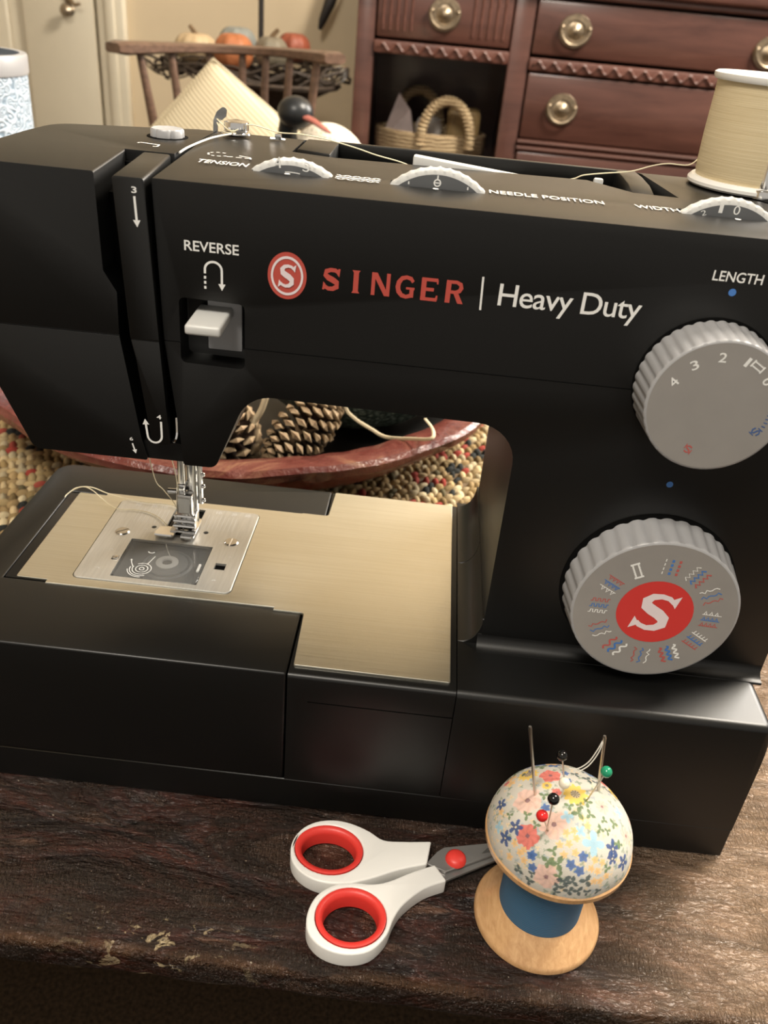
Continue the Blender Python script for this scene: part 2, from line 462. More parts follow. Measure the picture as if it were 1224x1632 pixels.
def spline(pts, n=8):
    pts = [Vector(p) for p in pts]; out = []
    for i in range(len(pts)-1):
        p0 = pts[max(i-1, 0)]; p1 = pts[i]; p2 = pts[i+1]; p3 = pts[min(i+2, len(pts)-1)]
        for k in range(n):
            t = k/n
            out.append(.5*((2*p1)+(-p0+p2)*t+(2*p0-5*p1+4*p2-p3)*t*t+(-p0+3*p1-3*p2+p3)*t**3))
    out.append(pts[-1]); return out
def ball(c, r, bm=None, u=16, v=10, sc_=(1, 1, 1)):
    bm = bm or bmesh.new()
    bmesh.ops.create_uvsphere(bm, u_segments=u, v_segments=v, radius=r, matrix=Matrix.Translation(c) @ Matrix.Diagonal((*sc_, 1)))
    return bm
def cyl(a, b, r, bm=None, res=16): return tube([a, b], r, res, bm)

# ---- flat print: everything is laid out in a plane (u, v) and mapped by F(u, v, lift)
LIFT = [0]
def lifted(F):
    """each flat shape gets its own hair-thin lift so overlapping print never coincides"""
    LIFT[0] = (LIFT[0]+1) % 14
    o = Vector(F(0, 0)); n = (Vector(F(1, 0))-o).cross(Vector(F(0, 1))-o).normalized()*LIFT[0]*4e-6
    return lambda u, v: Vector(F(u, v))+n
def stroke(bm, pts, wid, F, closed=False):
    """flat ribbon of varying width along 2-D points"""
    F = lifted(F); n = len(pts); L = []; Rr = []
    for i in range(n):
        a = Vector(pts[(i-1) % n] if closed or i else pts[0]); b = Vector(pts[(i+1) % n] if closed or i < n-1 else pts[-1])
        t = (b-a); t.normalize(); nn = Vector((-t.y, t.x)); w = (wid[i] if hasattr(wid, '__len__') else wid)/2
        p = Vector(pts[i]); L.append(bm.verts.new(F(*(p+nn*w)))); Rr.append(bm.verts.new(F(*(p-nn*w))))
    for i in range(n if closed else n-1):
        j = (i+1) % n; bm.faces.new((L[i], Rr[i], Rr[j], L[j]))
def polyf(bm, pts, F):
    F = lifted(F); bm.faces.new([bm.verts.new(F(*p)) for p in pts])
def disc(bm, c, r0, F, r1=0, n=40):
    if r1: 
        stroke(bm, [(c[0]+(r0+r1)/2*math.cos(2*math.pi*k/n), c[1]+(r0+r1)/2*math.sin(2*math.pi*k/n)) for k in range(n)], r0-r1, F, True)
    else: polyf(bm, [(c[0]+r0*math.cos(2*math.pi*k/n), c[1]+r0*math.sin(2*math.pi*k/n)) for k in range(n)], F)
def textmesh(s, F, box_, bm=None, bold=0.0, shear=0.0, space=1.0, rot=0.0):
    """built-in sans lettering fitted to the box (u0, v0, u1, v1), then mapped by F"""
    bm = bm or bmesh.new()
    cu = bpy.data.curves.new('t', 'FONT'); cu.body = s; cu.offset = bold; cu.shear = shear; cu.space_character = space; cu.resolution_u = 4
    ob = bpy.data.objects.new('t', cu); COL.objects.link(ob)
    dg = bpy.context.evaluated_depsgraph_get(); me = bpy.data.meshes.new_from_object(ob.evaluated_get(dg))
    bpy.data.objects.remove(ob)
    co = np.empty(len(me.vertices)*3, 'f'); me.vertices.foreach_get('co', co); co = co.reshape(-1, 3)
    mn, mx = co.min(0), co.max(0); u0, v0, u1, v1 = box_
    vs = []
    cu_, cv_ = (u0+u1)/2, (v0+v1)/2; cr, sr = math.cos(rot), math.sin(rot)
    for c in co:
        u = u0+(c[0]-mn[0])/(mx[0]-mn[0])*(u1-u0); v = v0+(c[1]-mn[1])/(mx[1]-mn[1])*(v1-v0)
        du, dv = u-cu_, v-cv_
        vs.append(bm.verts.new(F(cu_+du*cr-dv*sr, cv_+du*sr+dv*cr)))
    for p in me.polygons:
        try: bm.faces.new([vs[i] for i in p.vertices])
        except ValueError: pass
    bpy.data.meshes.remove(me)
    return bm
def arrow(bm, pts, w, F, head=2.6):
    stroke(bm, pts, w, F)
    a, b = Vector(pts[-2]), Vector(pts[-1]); t = (b-a).normalized(); n = Vector((-t.y, t.x))
    polyf(bm, [b+n*w*head*.62, b-n*w*head*.62, b+t*w*head*1.15], F)

# ================================================================ SEWING MACHINE
def thumb_slot(x0, x1): return (x0, x1)
WHEELS = [(-.2148, 'tension'), (-.1608, 'needle'), (-.0545, 'width')]
def build_machine():
    root = empty('sewing_machine', (-.175, .08, 0),
        'large black sewing machine with two grey knobs and steel bed standing on the dark table', 'sewing machine')
    HB = .0810
    # --- base: bottom shell, right block, centre block, storage tray around the free arm
    b = B((-.3558, .0002, .0008), (-.0002, .1545, .0184), .0004, 1)
    put('bottom_shell', b, 'black', root)
    for fx in (-.335, -.02):
        for fy in (.02, .135):
            put('rubber_foot', lathe([(0, 0), (.007, 0), (.008, .0012), (0, .0012)], (fx, fy, 0), seg=20), 'black', root)
    # right base with sloping end
    out = rpoly([(-.1304, .0186), (-.0003, .0186), (.0000, .0806, .004), (-.1304, .0808)], 5)
    me = tomesh(prism(out, 'y', 0, .1555, bev0=.003, seg=4, only=lambda m: m.z > .07))
    put('right_base', me, 'black', root)
    # centre block under the steel plate with the recessed front panel line
    me = tomesh(prism([(-.2006, .0186), (-.1308, .0186), (-.1308, .0805), (-.2006, .0805)], 'y', .0002, .1515, bev0=.0018, seg=3, only=lambda m: m.z > .07))
    c = B((-.192, -.002, .0662), (-.1302, .0008, .0668)); me = cut(me, tomesh(c))
    put('centre_base', me, 'black', root)
    # free arm
    me = tomesh(prism([(-.3388, .0205), (-.2004, .0205), (-.2004, .0806), (-.3388, .0806)], 'y', .0440, .1230, bev0=.0006, bev1=.0006, seg=2))
    hole = box(bmesh.new(), (-.2918, .0520, .068), (-.2524, .0826, .09))
    me = cut(me, tomesh(hole))
    put('free_arm', me, 'black', root)
    # tray (U shape, plan outline)
    U = rpoly([(-.3570, 0, .006), (-.2013, 0), (-.2013, .0432, .0025), (-.3394, .0432), (-.3394, .1238), (-.2013, .1238, .0025), (-.2013, .1522, .001), (-.3555, .1522, .010)], 5)
    me = tomesh(prism(U, 'z', .0187, HB))
    me = bevelled(me, .0012, 3, 50)
    put('storage_tray', me, 'black', root)
    # fillet between bed and column, in two lengths with a seam
    def fil(y0, y1):
        n = 8; pts = [(-.1304, .0790), (-.1304, .0809)]
        for k in range(n+1):
            a = -math.pi/2 + k/n*math.pi/2
            pts.append((-.1298+.0080*math.cos(a)*1.08, .0809+.0135+.0135*math.sin(a)))
        pts += [(-.119, .0944), (-.119, .0790)]
        return prism(pts, 'y', y0, y1, bev0=.0004, seg=1)
    put('column_fillet', fil(.0335, .0948), 'black', root)
    put('column_fillet', fil(.0952, .1520), 'black', root)

    n = 8; pts = [(.0345, .0800), (.0345, .0868)]+[(.0330-.0052*(1-math.sin(k/n*math.pi/2)) , .0809+.0055*(1-math.cos(k/n*math.pi/2))) for k in range(n, -1, -1)]+[(.0275, .0800)]
    put('shelf_fillet', prism(pts, 'x', -.1222, .0022), 'black', root)
    # --- steel bed plate
    zt = .0817
    P = rpoly([(-.3334, .0440, .0008), (-.3190, .0440), (-.3190, .0416), (-.2140, .0421), (-.2140, .0402), (-.2013+.0012, .0402, .0015), (-.1990, .0053, .0008), (-.1334, .0050, .001), (-.1334, .1500, .001), (-.1990, .1505, .0008), (-.2000, .1252, .0015), (-.2139, .1252), (-.2139, .1247), (-.3190, .1240), (-.3190, .1216), (-.3334, .1216, .0008)], 4)
    # narrow part lies on the free arm, wide part on the centre block
    me = tomesh(prism(P, 'z', .0806, zt, bev1=.00025, seg=2))
    hole = prism(rpoly([(-.3095, .0472, .0034), (-.2352, .0472, .0034), (-.2352, .1189, .0034), (-.3095, .1189, .0034)], 5), 'z', .079, .09)
    me = cut(me, tomesh(hole))
    put('steel_bed_plate', me, 'plate', root, ang=12)
    # needle plate with openings
    zn = .0822
    P = rpoly([(-.3091, .0476, .003), (-.2356, .0476, .003), (-.2356, .1185, .003), (-.3091, .1185, .003)], 5)
    me = tomesh(prism(P, 'z', .0809, zn, bev1=.0004, seg=2))
    hb = bmesh.new()
    box(hb, (-.2926, .0512, .07), (-.2520, .0832, .09))
    box(hb, (-.2474, .0650, .07), (-.2422, .0702, .09))          # square catch opening
    box(hb, (-.2795, .0905, .0790), (-.2640, .1165, .09))         # feed opening
    box(hb, (-.2965, .0640, .0790), (-.2935, .0675, .09))
    for hx in (-.2852, -.2586): prism([(hx+.0013*math.cos(k*.524), .0954+.0013*math.sin(k*.524)) for k in range(12)], 'z', .079, .09, hb)
    me = cut(me, tomesh(hb))
    npo = put('needle_plate', me, 'nplate', root, ang=12)
    put('plate_recess', cut(tomesh(B((-.3094, .0472, .0800), (-.2352, .1188, .08085))), tomesh(B((-.2925, .0513, .07), (-.2521, .0831, .09)))), 'void', root)
    # engraved guide lines
    g = bmesh.new(); F = lambda u, v: (u, v, zn+.00006)
    for k in range(8):
        for s, x0 in ((-1, -.2805), (1, -.2625)):
            x = x0+s*(.0016+.0021*k)
            stroke(g, [(x, .0985), (x, .1125-.0005*(k % 3))], .00022, F)
    for k, t_ in enumerate(('30', '20', '10', '10', '20', '30')):
        xx = (-.3010, -.2925, -.2870, -.2580, -.2500, -.2430)[k]
        textmesh(t_, F, (xx, .1140, xx+.0028, .1163), g)
    for (px_, py_) in ((-.3000, .0720), (-.3010, .0560), (-.2500, .0870), (-.2430, .0760), (-.2460, .0560), (-.2895, .0925), (-.2610, .0860)):
        stroke(g, [(px_, py_), (px_+.0012, py_+.0006), (px_+.0018, py_-.0002)], .0003, F)
    tag(put('engraved_marks', g, 'ink_white', npo, ang=None), kind='stuff')
    # slotted screws
    for sx, sy, a in ((-.2990, .0884, .7), (-.2442, .0893, 1.5)):
        me = tomesh(lathe([(0, .0008), (.0030, .0008), (.0036, .0003), (.0036, 0), (0, 0)], (sx, sy, zn-.0002), seg=24))
        c = bmesh.new(); box(c, (-.005, -.0004, .0003), (.005, .0004, .003))
        bmesh.ops.transform(c, matrix=Matrix.Translation((sx, sy, zn-.0002)) @ Matrix.Rotation(a, 4, 'Z'), verts=c.verts)
        put('plate_screw', cut(me, tomesh(c)), 'steelpol', npo, ang=15)
    # feed dog rows and opening floor
    put('feed_well', B((-.2797, .0903, .0775), (-.2638, .1167, .0785)), 'void', npo)
    for x in (-.2775, -.2745, -.2700, -.2670):
        d = bmesh.new()
        n = 12; y0, y1 = (.094, .113)
        pts = [(y0, .0786)]
        for k in range(n):
            ya = y0+(y1-y0)*k/n; pts += [(ya, .0820), (ya+(y1-y0)/n*.9, .0826)]
        pts += [(y1, .0786)]
        prism(pts, 'x', x-.0006, x+.0006, d)
        put('feed_dog', d, 'steelpol', npo)
    # bobbin area
    put('bobbin_well', B((-.2917, .0521, .0682), (-.2525, .0825, .0690)), 'void', root)
    bc = (-.2712, .0700)
    bb = put('bobbin', lathe([(.0022, 0), (.0100, 0), (.0100, .0008), (.0035, .0012), (.0035, .0078), (.0098, .0082), (.0098, .0090), (.0022, .0092)], (*bc, .0700), seg=40), 'greydark', root)
    put('bobbin_hub', lathe([(.0024, .0090), (.0052, .0090), (.0054, .0097), (.0048, .0100), (.0026, .0100), (.0024, .0090)], (*bc, .0700), seg=36), 'greylight', bb)
    put('bobbin_thread', lathe([(.0036, .0013), (.0060, .0013), (.0060, .0077), (.0036, .0077)], (*bc, .0700), seg=32), 'thread', bb)
    put('bobbin_case', lathe([(.0108, 0), (.0118, 0), (.0122, .0090), (.0112, .0096), (.0108, .0090)], (*bc, .0692), seg=48), 'greydark', root)
    h = bmesh.new(); stroke(h, [(.0052, 0)]*1+[(.0001, 0)], .0001, lambda u, v: (u, v, 0)); h.free()
    # thread from bobbin across
    put('bobbin_tail', tube(spline([(-.2690, .0715, .0795), (-.2735, .0790, .0800), (-.2760, .0845, .0815), (-.2770, .0900, .0828)], 6), .00022, 5), 'threadwhite', root)
    # smoky clear cover with printed diagram
    P = rpoly([(-.2922, .0515, .0022), (-.2524, .0515, .0022), (-.2524, .0829, .0022), (-.2922, .0829, .0022)], 4)
    cv = put('bobbin_cover', prism(P, 'z', .0806, .0821, bev1=.0003, seg=1), 'clear', root)
    g = bmesh.new(); F = lambda u, v: (u, v, .08225); cc = (-.2800, .0590)
    disc(g, cc, .0013, F, .0009); disc(g, cc, .0030, F, .0026)
    for r_, a0, a1 in ((.0044, -200, 130), (.0056, -190, -60), (.0066, -170, -80)):
        stroke(g, [(cc[0]+r_*math.cos(R(a0+(a1-a0)*k/20)), cc[1]+r_*math.sin(R(a0+(a1-a0)*k/20))) for k in range(21)], .0004, F)
    arrow(g, [(-.2845, .0600), (-.2862, .0632), (-.2868, .0650)], .0004, F)
    stroke(g, [(-.2785, .0632), (-.2772, .0685), (-.2768, .0700)], .0004, F)
    stroke(g, [(-.2797+.0016*math.cos(R(a)), .0740+.0016*math.sin(R(a))) for a in range(200, 360, 20)], .0006, F)
    put('printed_diagram', g, 'ink_white', cv, ang=None)
    put('cover_catch', B((-.2548, .0612, .0818), (-.2536, .0672, .0828), .0002), 'greylight', cv)
    put('cover_notch', B((-.2960, .0645, .0800), (-.2937, .0670, .0828), .0002), 'steelpol', root)

    # --- arm, column and right part of the head: one C-shaped shell
    C = rpoly([(-.2568, .2636, .0006), (-.2552, .2070), (-.2507, .1655), (-.2500, .1552, .001), (-.2372, .1553, .004), (-.2240, .1883, .014),
               (-.1205, .1868, .016), (-.1205, .0795), (.0026, .0795), (.0026, .2640, .006)], 8)
    bm = prism(C, 'y', .0330, .1540, bev1=.006, seg=3)
    for v in bm.verts:
        if v.co.x < -.2495: v.co.x -= .06*(v.co.y-.033)
    me = tomesh(bm)
    # cutters: lever well, thumb wheel slots, handle recess, seam, thread channel top corner
    for k in (prism(rpoly([(-.2492, .1990, .002), (-.2252, .1985, .002), (-.2252, .2232, .002), (-.2492, .2238, .002)], 3), 'y', .02, .0440),
              B((-.2290, .0632, .245), (-.2008, .0720, .28)), B((-.1785, .0632, .245), (-.1435, .0720, .28)), B((-.0722, .0632, .245), (-.0370, .0720, .28)),
              prism(rpoly([(-.2225, .1130), (-.2035, .1085), (-.1000, .1150), (-.0840, .0960), (-.0665, .0945), (-.0720, .1480, .003), (-.2225, .1480, .003)], 3), 'z', .2420, .28)):
        me = cut(me, tomesh(k))
    me = bevelled(me, .0011, 3, 35)
    for k in (B((-.2265, .030, .2066), (.01, .0336, .2071)), B((-.27, .030, .2066), (-.2480, .0336, .2071))): me = cut(me, tomesh(k))
    arm = put('arm_housing', me, 'black', root)
    # rear top slope softened by a capping strip behind the handle
    # --- face cover at the left with its rounded end
    Cf = rpoly([(-.3330, .2640, .006), (-.2765, .2640, .0008), (-.2761, .2306), (-.2717, .2232), (-.2721, .2070), (-.2664, .1650), (-.2642, .1556, .001), (-.3105, .1556, .004), (-.3225, .1850), (-.3330, .2050)], 4)
    bm = prism(Cf, 'y', .0330, .0810)
    for v in bm.verts:
        if v.co.x > -.30: v.co.x -= .10*(v.co.y-.033)
    front = tomesh(bm)
    bm = prism(rpoly([(-.3330, .2640, .006), (-.2622, .2640), (-.2600, .1556), (-.3105, .1556, .004), (-.3225, .1850), (-.3330, .2050)], 4), 'y', .0795, .1500)
    plan = rpoly([(-.3330, .0300), (-.2500, .0300), (-.2500, .1460), (-.2700, .1455), (-.2900, .1370, .03), (-.3250, .1240, .012), (-.3330, .0780, .02)], 6)
    keep = tomesh(prism(plan, 'z', .15, .27))
    me = cut(front, tomesh(bm), 'UNION')
    me = cut(me, keep, 'INTERSECT')
    c = B((-.35, .030, .2066), (-.2600, .0336, .2071))
    me = cut(me, tomesh(c), bevel=.0018, seg=3, ang=40)
    cover = put('face_cover', me, 'black', root)
    # threading strip between the two channels
    Cs = rpoly([(-.2696, .2638, .001), (-.2588, .2638, .001), (-.2566, .2080), (-.2545, .1650), (-.2615, .1642), (-.2655, .1990), (-.2672, .2080)], 3)
    bm = prism(Cs, 'y', .0300, .0780)
    for v in bm.verts: v.co.x -= .10*(v.co.y-.033)
    me = cut(tomesh(bm), tomesh(B((-.29, .029, .2068), (-.25, .0303, .2071))), bevel=.0008, seg=2, ang=40)
    strip = put('threading_strip', me, 'black', root)
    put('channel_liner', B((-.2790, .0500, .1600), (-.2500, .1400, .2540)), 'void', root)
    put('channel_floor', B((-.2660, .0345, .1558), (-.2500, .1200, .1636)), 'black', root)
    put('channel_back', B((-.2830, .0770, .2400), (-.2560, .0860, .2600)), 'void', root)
    put('take_up_lever', tube(spline([(-.2592, .045, .2060), (-.2585, .040, .2010), (-.2580, .038, .1960)], 4), .0008, 6), 'chrome', root)
    put('thread_guide_hook', tube(spline([(-.2530, .036, .1740), (-.2520, .0325, .1690), (-.2528, .0318, .1660), (-.2543, .0335, .1655)], 5), .0007, 6), 'chrome', root)

    # --- print on the front
    F = lambda u, v: (u, .03285, v)
    g = bmesh.new()
    textmesh('REVERSE', F, (-.2464, .2407, -.2272, .2443), g, bold=.012)
    put('word_print', g, 'ink_white', arm, ang=None); g = bmesh.new()
    stroke(g, [(-.2393, z) for z in (.2278, .2288)], .0008, F); stroke(g, [(-.2393, .2296), (-.2393, .2306)], .0008, F)
    stroke(g, [(-.2393, .2314), (-.2393, .2324)], .0008, F)
    arrow(g, [(-.2393, .2333), (-.2393, .2342)]+[(-.2363+.0030*math.cos(R(a)), .2348+.0028*math.sin(R(a))) for a in range(180, -1, -15)]+[(-.2333, .2300)], .0008, F)
    put('arrow_print', g, 'ink_white', arm, ang=None); g = bmesh.new()
    stroke(g, [(-.1414, .2304), (-.1419, .2421)], .0007, F)
    textmesh('Heavy Duty', F, (-.1357, .2302, -.0859, .2404), g, bold=.004, space=.93)
    put('word_print', g, 'ink_white', arm, ang=None); g = bmesh.new()
    textmesh('LENGTH', F, (-.0650, .2489, -.0481, .2524), g, bold=.01)
    put('word_print', g, 'ink_white', arm, ang=None)
    for dx, dz in ((-.0571, .2455), (-.0592, .1698)):
        g = bmesh.new(); disc(g, (dx, dz), .0013, F); put('blue_dot', g, 'ink_blue', arm, ang=None)
    # wide serif wordmark, drawn letter by letter
    g = bmesh.new(); x0, x1, zb, zt_ = -.1977, -.1479, .2318, .2398
    H = zt_-zb; W = (x1-x0)/6.0
    def G(i, w=.0064): 
        ox = x0+i*(x1-x0-w)/5
        return lambda u, v: F(ox+u*w, zb+v*H)
    S = [(.90, .80), (.72, .90), (.45, .91), (.20, .83), (.17, .68), (.32, .57), (.60, .47), (.82, .36), (.83, .20), (.60, .09), (.35, .08), (.12, .18)]
    Sw = [.17, .18, .18, .22, .25, .26, .27, .26, .25, .20, .18, .17]
    f = G(0); stroke(g, S, Sw, f); polyf(g, [(.93, .62), (.98, .98), (.86, .98), (.80, .74)], f); polyf(g, [(.07, .38), (.02, .02), (.14, .02), (.20, .26)], f)
    f = G(1); stroke(g, [(.5, 0), (.5, 1)], .28, f); polyf(g, [(.28, 0), (.72, 0), (.64, .1), (.36, .1)], f); polyf(g, [(.36, .9), (.64, .9), (.72, 1), (.28, 1)], f)
    f = G(2); stroke(g, [(.10, 0), (.10, 1)], .2, f); stroke(g, [(.92, 0), (.92, 1)], .2, f); polyf(g, [(.0, 1), (.3, 1), (1.02, .0), (.74, .0)], f)
    f = G(3); stroke(g, [(.92, .74), (.80, .88), (.55, .93), (.30, .87), (.14, .68), (.10, .48), (.16, .28), (.34, .12), (.58, .07), (.82, .14), (.88, .26)], [.16, .18, .17, .2, .25, .26, .25, .2, .17, .2, .22], f)
    polyf(g, [(.55, .40), (1.02, .40), (1.02, .50), (.55, .50)], f); polyf(g, [(.76, .06), (.98, .06), (.98, .44), (.76, .44)], f)
    f = G(4); stroke(g, [(.15, 0), (.15, 1)], .27, f)
    for v, w_ in ((.07, .92), (.5, .72), (.93, .90)): stroke(g, [(.05, v), (w_, v)], .15, f)
    polyf(g, [(.80, .05), (.95, .05), (.95, .26), (.87, .26)], f); polyf(g, [(.80, .95), (.93, .95), (.93, .76), (.86, .76)], f)
    f = G(5); stroke(g, [(.15, 0), (.15, 1)], .27, f); stroke(g, [(.1, .93), (.58, .93), (.80, .84), (.84, .70), (.76, .56), (.55, .49), (.1, .49)], [.14, .15, .2, .24, .2, .15, .14], f)
    polyf(g, [(.40, .50), (.68, .50), (1.02, 0), (.72, 0)], f)
    put('red_wordmark', g, 'ink_redlogo', arm, ang=None)
    # oval badge with an S
    bx, bz = -.2101, .2354
    def E(rx, rz, y): return lambda u, v: (bx+u*rx, y, bz+v*rz)
    g = bmesh.new(); disc(g, (0, 0), 1, E(.0069, .0083, .03285)); badge = put('red_badge', g, 'ink_redlogo', arm, ang=None)
    g = bmesh.new(); disc(g, (0, 0), .83, E(.0069, .0083, .03270), .72)
    def bigS(g, F2, k=1.0):
        pts = [(.70, .60), (.45, .80), (.10, .86), (-.28, .78), (-.50, .55), (-.44, .28), (-.15, .10), (.20, -.06), (.48, -.28), (.50, -.58), (.22, -.80), (-.15, -.86), (-.48, -.76), (-.66, -.60)]
        wd_ = [.20, .24, .26, .34, .46, .52, .52, .52, .52, .46, .34, .26, .24, .20]
        stroke(g, [(p[0]*k, p[1]*k) for p in pts], [w*k for w in wd_], F2)
        polyf(g, [(.93*k, 1.0*k), (.74*k, .88*k), (.50*k, .72*k), (.80*k, .34*k)], F2)
        polyf(g, [(-.93*k, -1.0*k), (-.74*k, -.88*k), (-.50*k, -.72*k), (-.80*k, -.34*k)], F2)
    bigS(g, E(.0069, .0083, .03260), .50)
    put('badge_print', g, 'dial_s', badge, ang=None)
    # strip and cover print
    g = bmesh.new(); Fs = lambda u, v: (u, .02985, v)
    textmesh('3', Fs, (-.2628, .2588, -.2610, .2609), g, bold=.02); arrow(g, [(-.2619, .2578), (-.2616, .2500)], .0008, Fs)
    put('number_print', g, 'ink_white', strip, ang=None); g = bmesh.new()
    textmesh('4', Fs, (-.2588, .1758, -.2570, .1776), g, bold=.02)
    arrow(g, [(-.2572, .1748), (-.2572, .1690)]+[(-.2600+.0028*math.cos(R(a)), .1685+.0030*math.sin(R(a))) for a in range(0, -181, -20)]+[(-.2632, .1730)], .0008, Fs)
    put('number_print', g, 'ink_white', strip, ang=None)
    g = bmesh.new()
    textmesh('6', F, (-.2712, .1637, -.2698, .1652), g, bold=.01); arrow(g, [(-.2702, .1625), (-.2695, .1598)], .0006, F)
    put('number_print', g, 'ink_white', cover, ang=None); g = bmesh.new()
    Ft = lambda u, v: (u, v, .26415)
    stroke(g, [(-.2812, .0945), (-.2805, .0962), (-.2725, .0945), (-.2722, .0905), (-.2737, .0898)], .0010, Ft)
    put('bracket_print', g, 'ink_white', cover, ang=None)
    # --- print on top of the arm
    g = bmesh.new(); Ft = lambda u, v: (u, v, .26415)
    textmesh('TENSION', Ft, (-.2508, .0668, -.2318, .0735), g, bold=.01)
    put('word_print', g, 'ink_white', arm, ang=None); g = bmesh.new()
    textmesh('NEEDLE POSITION', Ft, (-.1420, .0640, -.1000, .0700), g, bold=.01)
    put('word_print', g, 'ink_white', arm, ang=None); g = bmesh.new()
    textmesh('WIDTH', Ft, (-.0885, .0640, -.0725, .0700), g, bold=.01)
    put('word_print', g, 'ink_white', arm, ang=None); g = bmesh.new()
    for s in (-1, 0, 1):
        stroke(g, [(-.1985+.0009*k, .0655+s*.0032+(.0007 if k % 4 < 2 else -.0007)) for k in range(19)], .0008, Ft)
    stroke(g, [(-.1985, .0655), (-.182, .0655)], .0006, Ft)
    put('stitch_print', g, 'ink_white', arm, ang=None); g = bmesh.new()
    for a0 in range(60, 330, 36):
        stroke(g, [(-.2470+.0040*math.cos(R(a0+d)), .0870+.0040*math.sin(R(a0+d))) for d in (0, 10, 20)], .0008, Ft)
    for xx in (-.2430, -.2395, -.2360): stroke(g, [(xx, .0838), (xx+.0022, .0846)], .0008, Ft)
    stroke(g, [(-.2390, .0880), (-.2345, .0862), (-.2335, .0830)], .0008, Ft)
    put('loop_print', g, 'ink_white', arm, ang=None); g = bmesh.new()
    for w_, _ in WHEELS: disc(g, (w_-.0008 if w_ != -.0545 else -.0527, .0612), .0011, Ft)
    tag(put('index_dots', g, 'ink_white', arm, ang=None), kind='stuff')

    # --- thumb wheels
    for cx, nm in WHEELS:
        hw = {'tension': .0143, 'needle': .0168, 'width': .0165}[nm]
        cz = .2640-math.sqrt(.026**2-hw**2) + .0006
        me = tomesh(lathe([(0, 0), (.0232, 0), (.0250, .0004), (.0260, .0010), (.0260, .0042), (.0250, .0050), (0, .0050)], (cx, .0650, cz), 'y', 180,
             wob=lambda a, h: 1 - (.018*(abs(math.sin(a*22))**.6) if h > .0006 else 0)))
        w_ = put('thumb_wheel', me, 'greylight', root, ang=30)
        g = lathe([(0, -.0003), (.0236, -.0003), (.0236, .0002)], (cx, .0650, cz), 'y', 90)
        put('wheel_face', g, 'greydark', w_)
        Fw = lambda u, v: (u, .06460, v)
        g = bmesh.new()
        top = cz+.0225
        if nm == 'tension':
            textmesh('4', Fw, (cx-.0063, .2652, cx-.0036, .2690), g, bold=.01, rot=R(8)); textmesh('3', Fw, (cx+.0044, .2648, cx+.0068, .2680), g, rot=R(-12))
            stroke(g, [(cx+.0213*math.sin(R(a)), cz+.0213*math.cos(R(a))) for a in range(-6, 12, 3)], .0004, Fw)
            stroke(g, [(cx+.0213*math.sin(R(a)), cz+.0213*math.cos(R(a))) for a in range(-27, -16, 3)], .0004, Fw)
        elif nm == 'needle':
            stroke(g, [(cx-.0004, .2682), (cx-.0004, .2668)], .0005, Fw)
            disc(g, (cx-.0004, .2656), .0014, Fw, .0009, 16); stroke(g, [(cx-.0018, .2656), (cx+.0010, .2656)], .0004, Fw)
            for s in (-.0108, .0108): stroke(g, [(cx+s, .2652), (cx+s, .2642)], .0005, Fw)
        else:
            textmesh('0', Fw, (-.0540, .2650, -.0517, .2681), g); textmesh('1', Fw, (-.0592, .2651, -.0578, .2680), g)
            textmesh('2', Fw, (-.0652, .2636, -.0634, .2655), g, rot=R(20))
        put('wheel_numbers', g, 'ink_white', w_, ang=None)

    # --- handle in its recess, small parts in the recess
    g = bmesh.new()
    prism(rpoly([(-.2210, .1170), (-.2065, .1120), (-.2065, .1470), (-.2210, .1470)], 2), 'z', .2500, .2644, g)
    box(g, (-.2070, .1440, .2560), (-.0760, .1472, .2646))
    me = bevelled(tomesh(g), .0007, 2)
    hd = put('carry_handle', me, 'black', root)
    g = bmesh.new()
    P = [(.1472, .2646), (.1300, .2650), (.1120, .2646), (.1010, .2630), (.0962, .2600), (.0962, .2500), (.1472, .2500)]
    prism(P, 'x', -.0835, -.0745, g)
    put('handle_pivot', bevelled(tomesh(g), .0006, 2), 'black', hd)
    g = B((-.1722, .1115, .2590), (-.1205, .1175, .2655), .0010)
    for v in g.verts:
        t_ = (v.co.x+.1722)/.0517
        v.co.z += .0016*(1-t_)-.0030*t_; v.co.y += .0010*t_
    put('spool_pin', g, 'greylight', root)
    put('spool_pin_stop', B((-.0955, .1235, .2560), (-.0915, .1265, .2635), .0008), 'greylight', root)

    # --- pressure knob, bobbin tension disc, thread guide
    put('knob_socket', lathe([(0, -.0004), (.0085, -.0004), (.0085, .0002), (0, .0002)], (-.2758, .1170, .2640), seg=40), 'void', root)
    put('pressure_knob', lathe([(0, .0030), (.0052, .0030), (.0064, .0034), (.0069, .0028), (.0070, .0002), (0, .0002)], (-.2758, .1170, .2640), seg=72,
        wob=lambda a, h: 1-.10*max(0, math.cos(a*6))**6), 'grey', root)
    td = put('winding_tension_disc', lathe([(0, .0062), (.0008, .0066), (.0040, .0060), (.0052, .0056), (.0054, .0050), (.0054, .0024), (.0050, .0020), (.0062, .0014), (.0064, .0008), (.0050, .0004), (.0046, 0), (0, 0)], (-.2513, .1380, .2641), seg=48), 'chrome', root)
    g = bmesh.new()
    P = rpoly([(-.2618, .2640), (-.2598, .2640), (-.2598, .2672), (-.2586, .2690), (-.2560, .2712), (-.2556, .2742, .001), (-.2572, .2752, .0015), (-.2600, .2730, .002), (-.2616, .2695, .001)], 3)
    prism(P, 'y', .1385, .1392, g)
    put('thread_hook_plate', g, 'chrome', root)
    g = bmesh.new(); tube([(-.2362, .138, .2644), (-.2295, .138, .2644)], .0005, 6, g); box(g, (-.2342, .1372, .2640), (-.2313, .1388, .2665), .0003)
    put('thread_clip', g, 'chrome', root)
    # bobbin winder spindle
    wx, wy = -.0300, .1095
    g = lathe([(0, .0190), (.0016, .0190), (.0022, .0182), (.0022, .0040), (.0042, .0036), (.0045, .0030), (.0045, .0004), (0, .0004)], (wx, wy, .2640), seg=32)
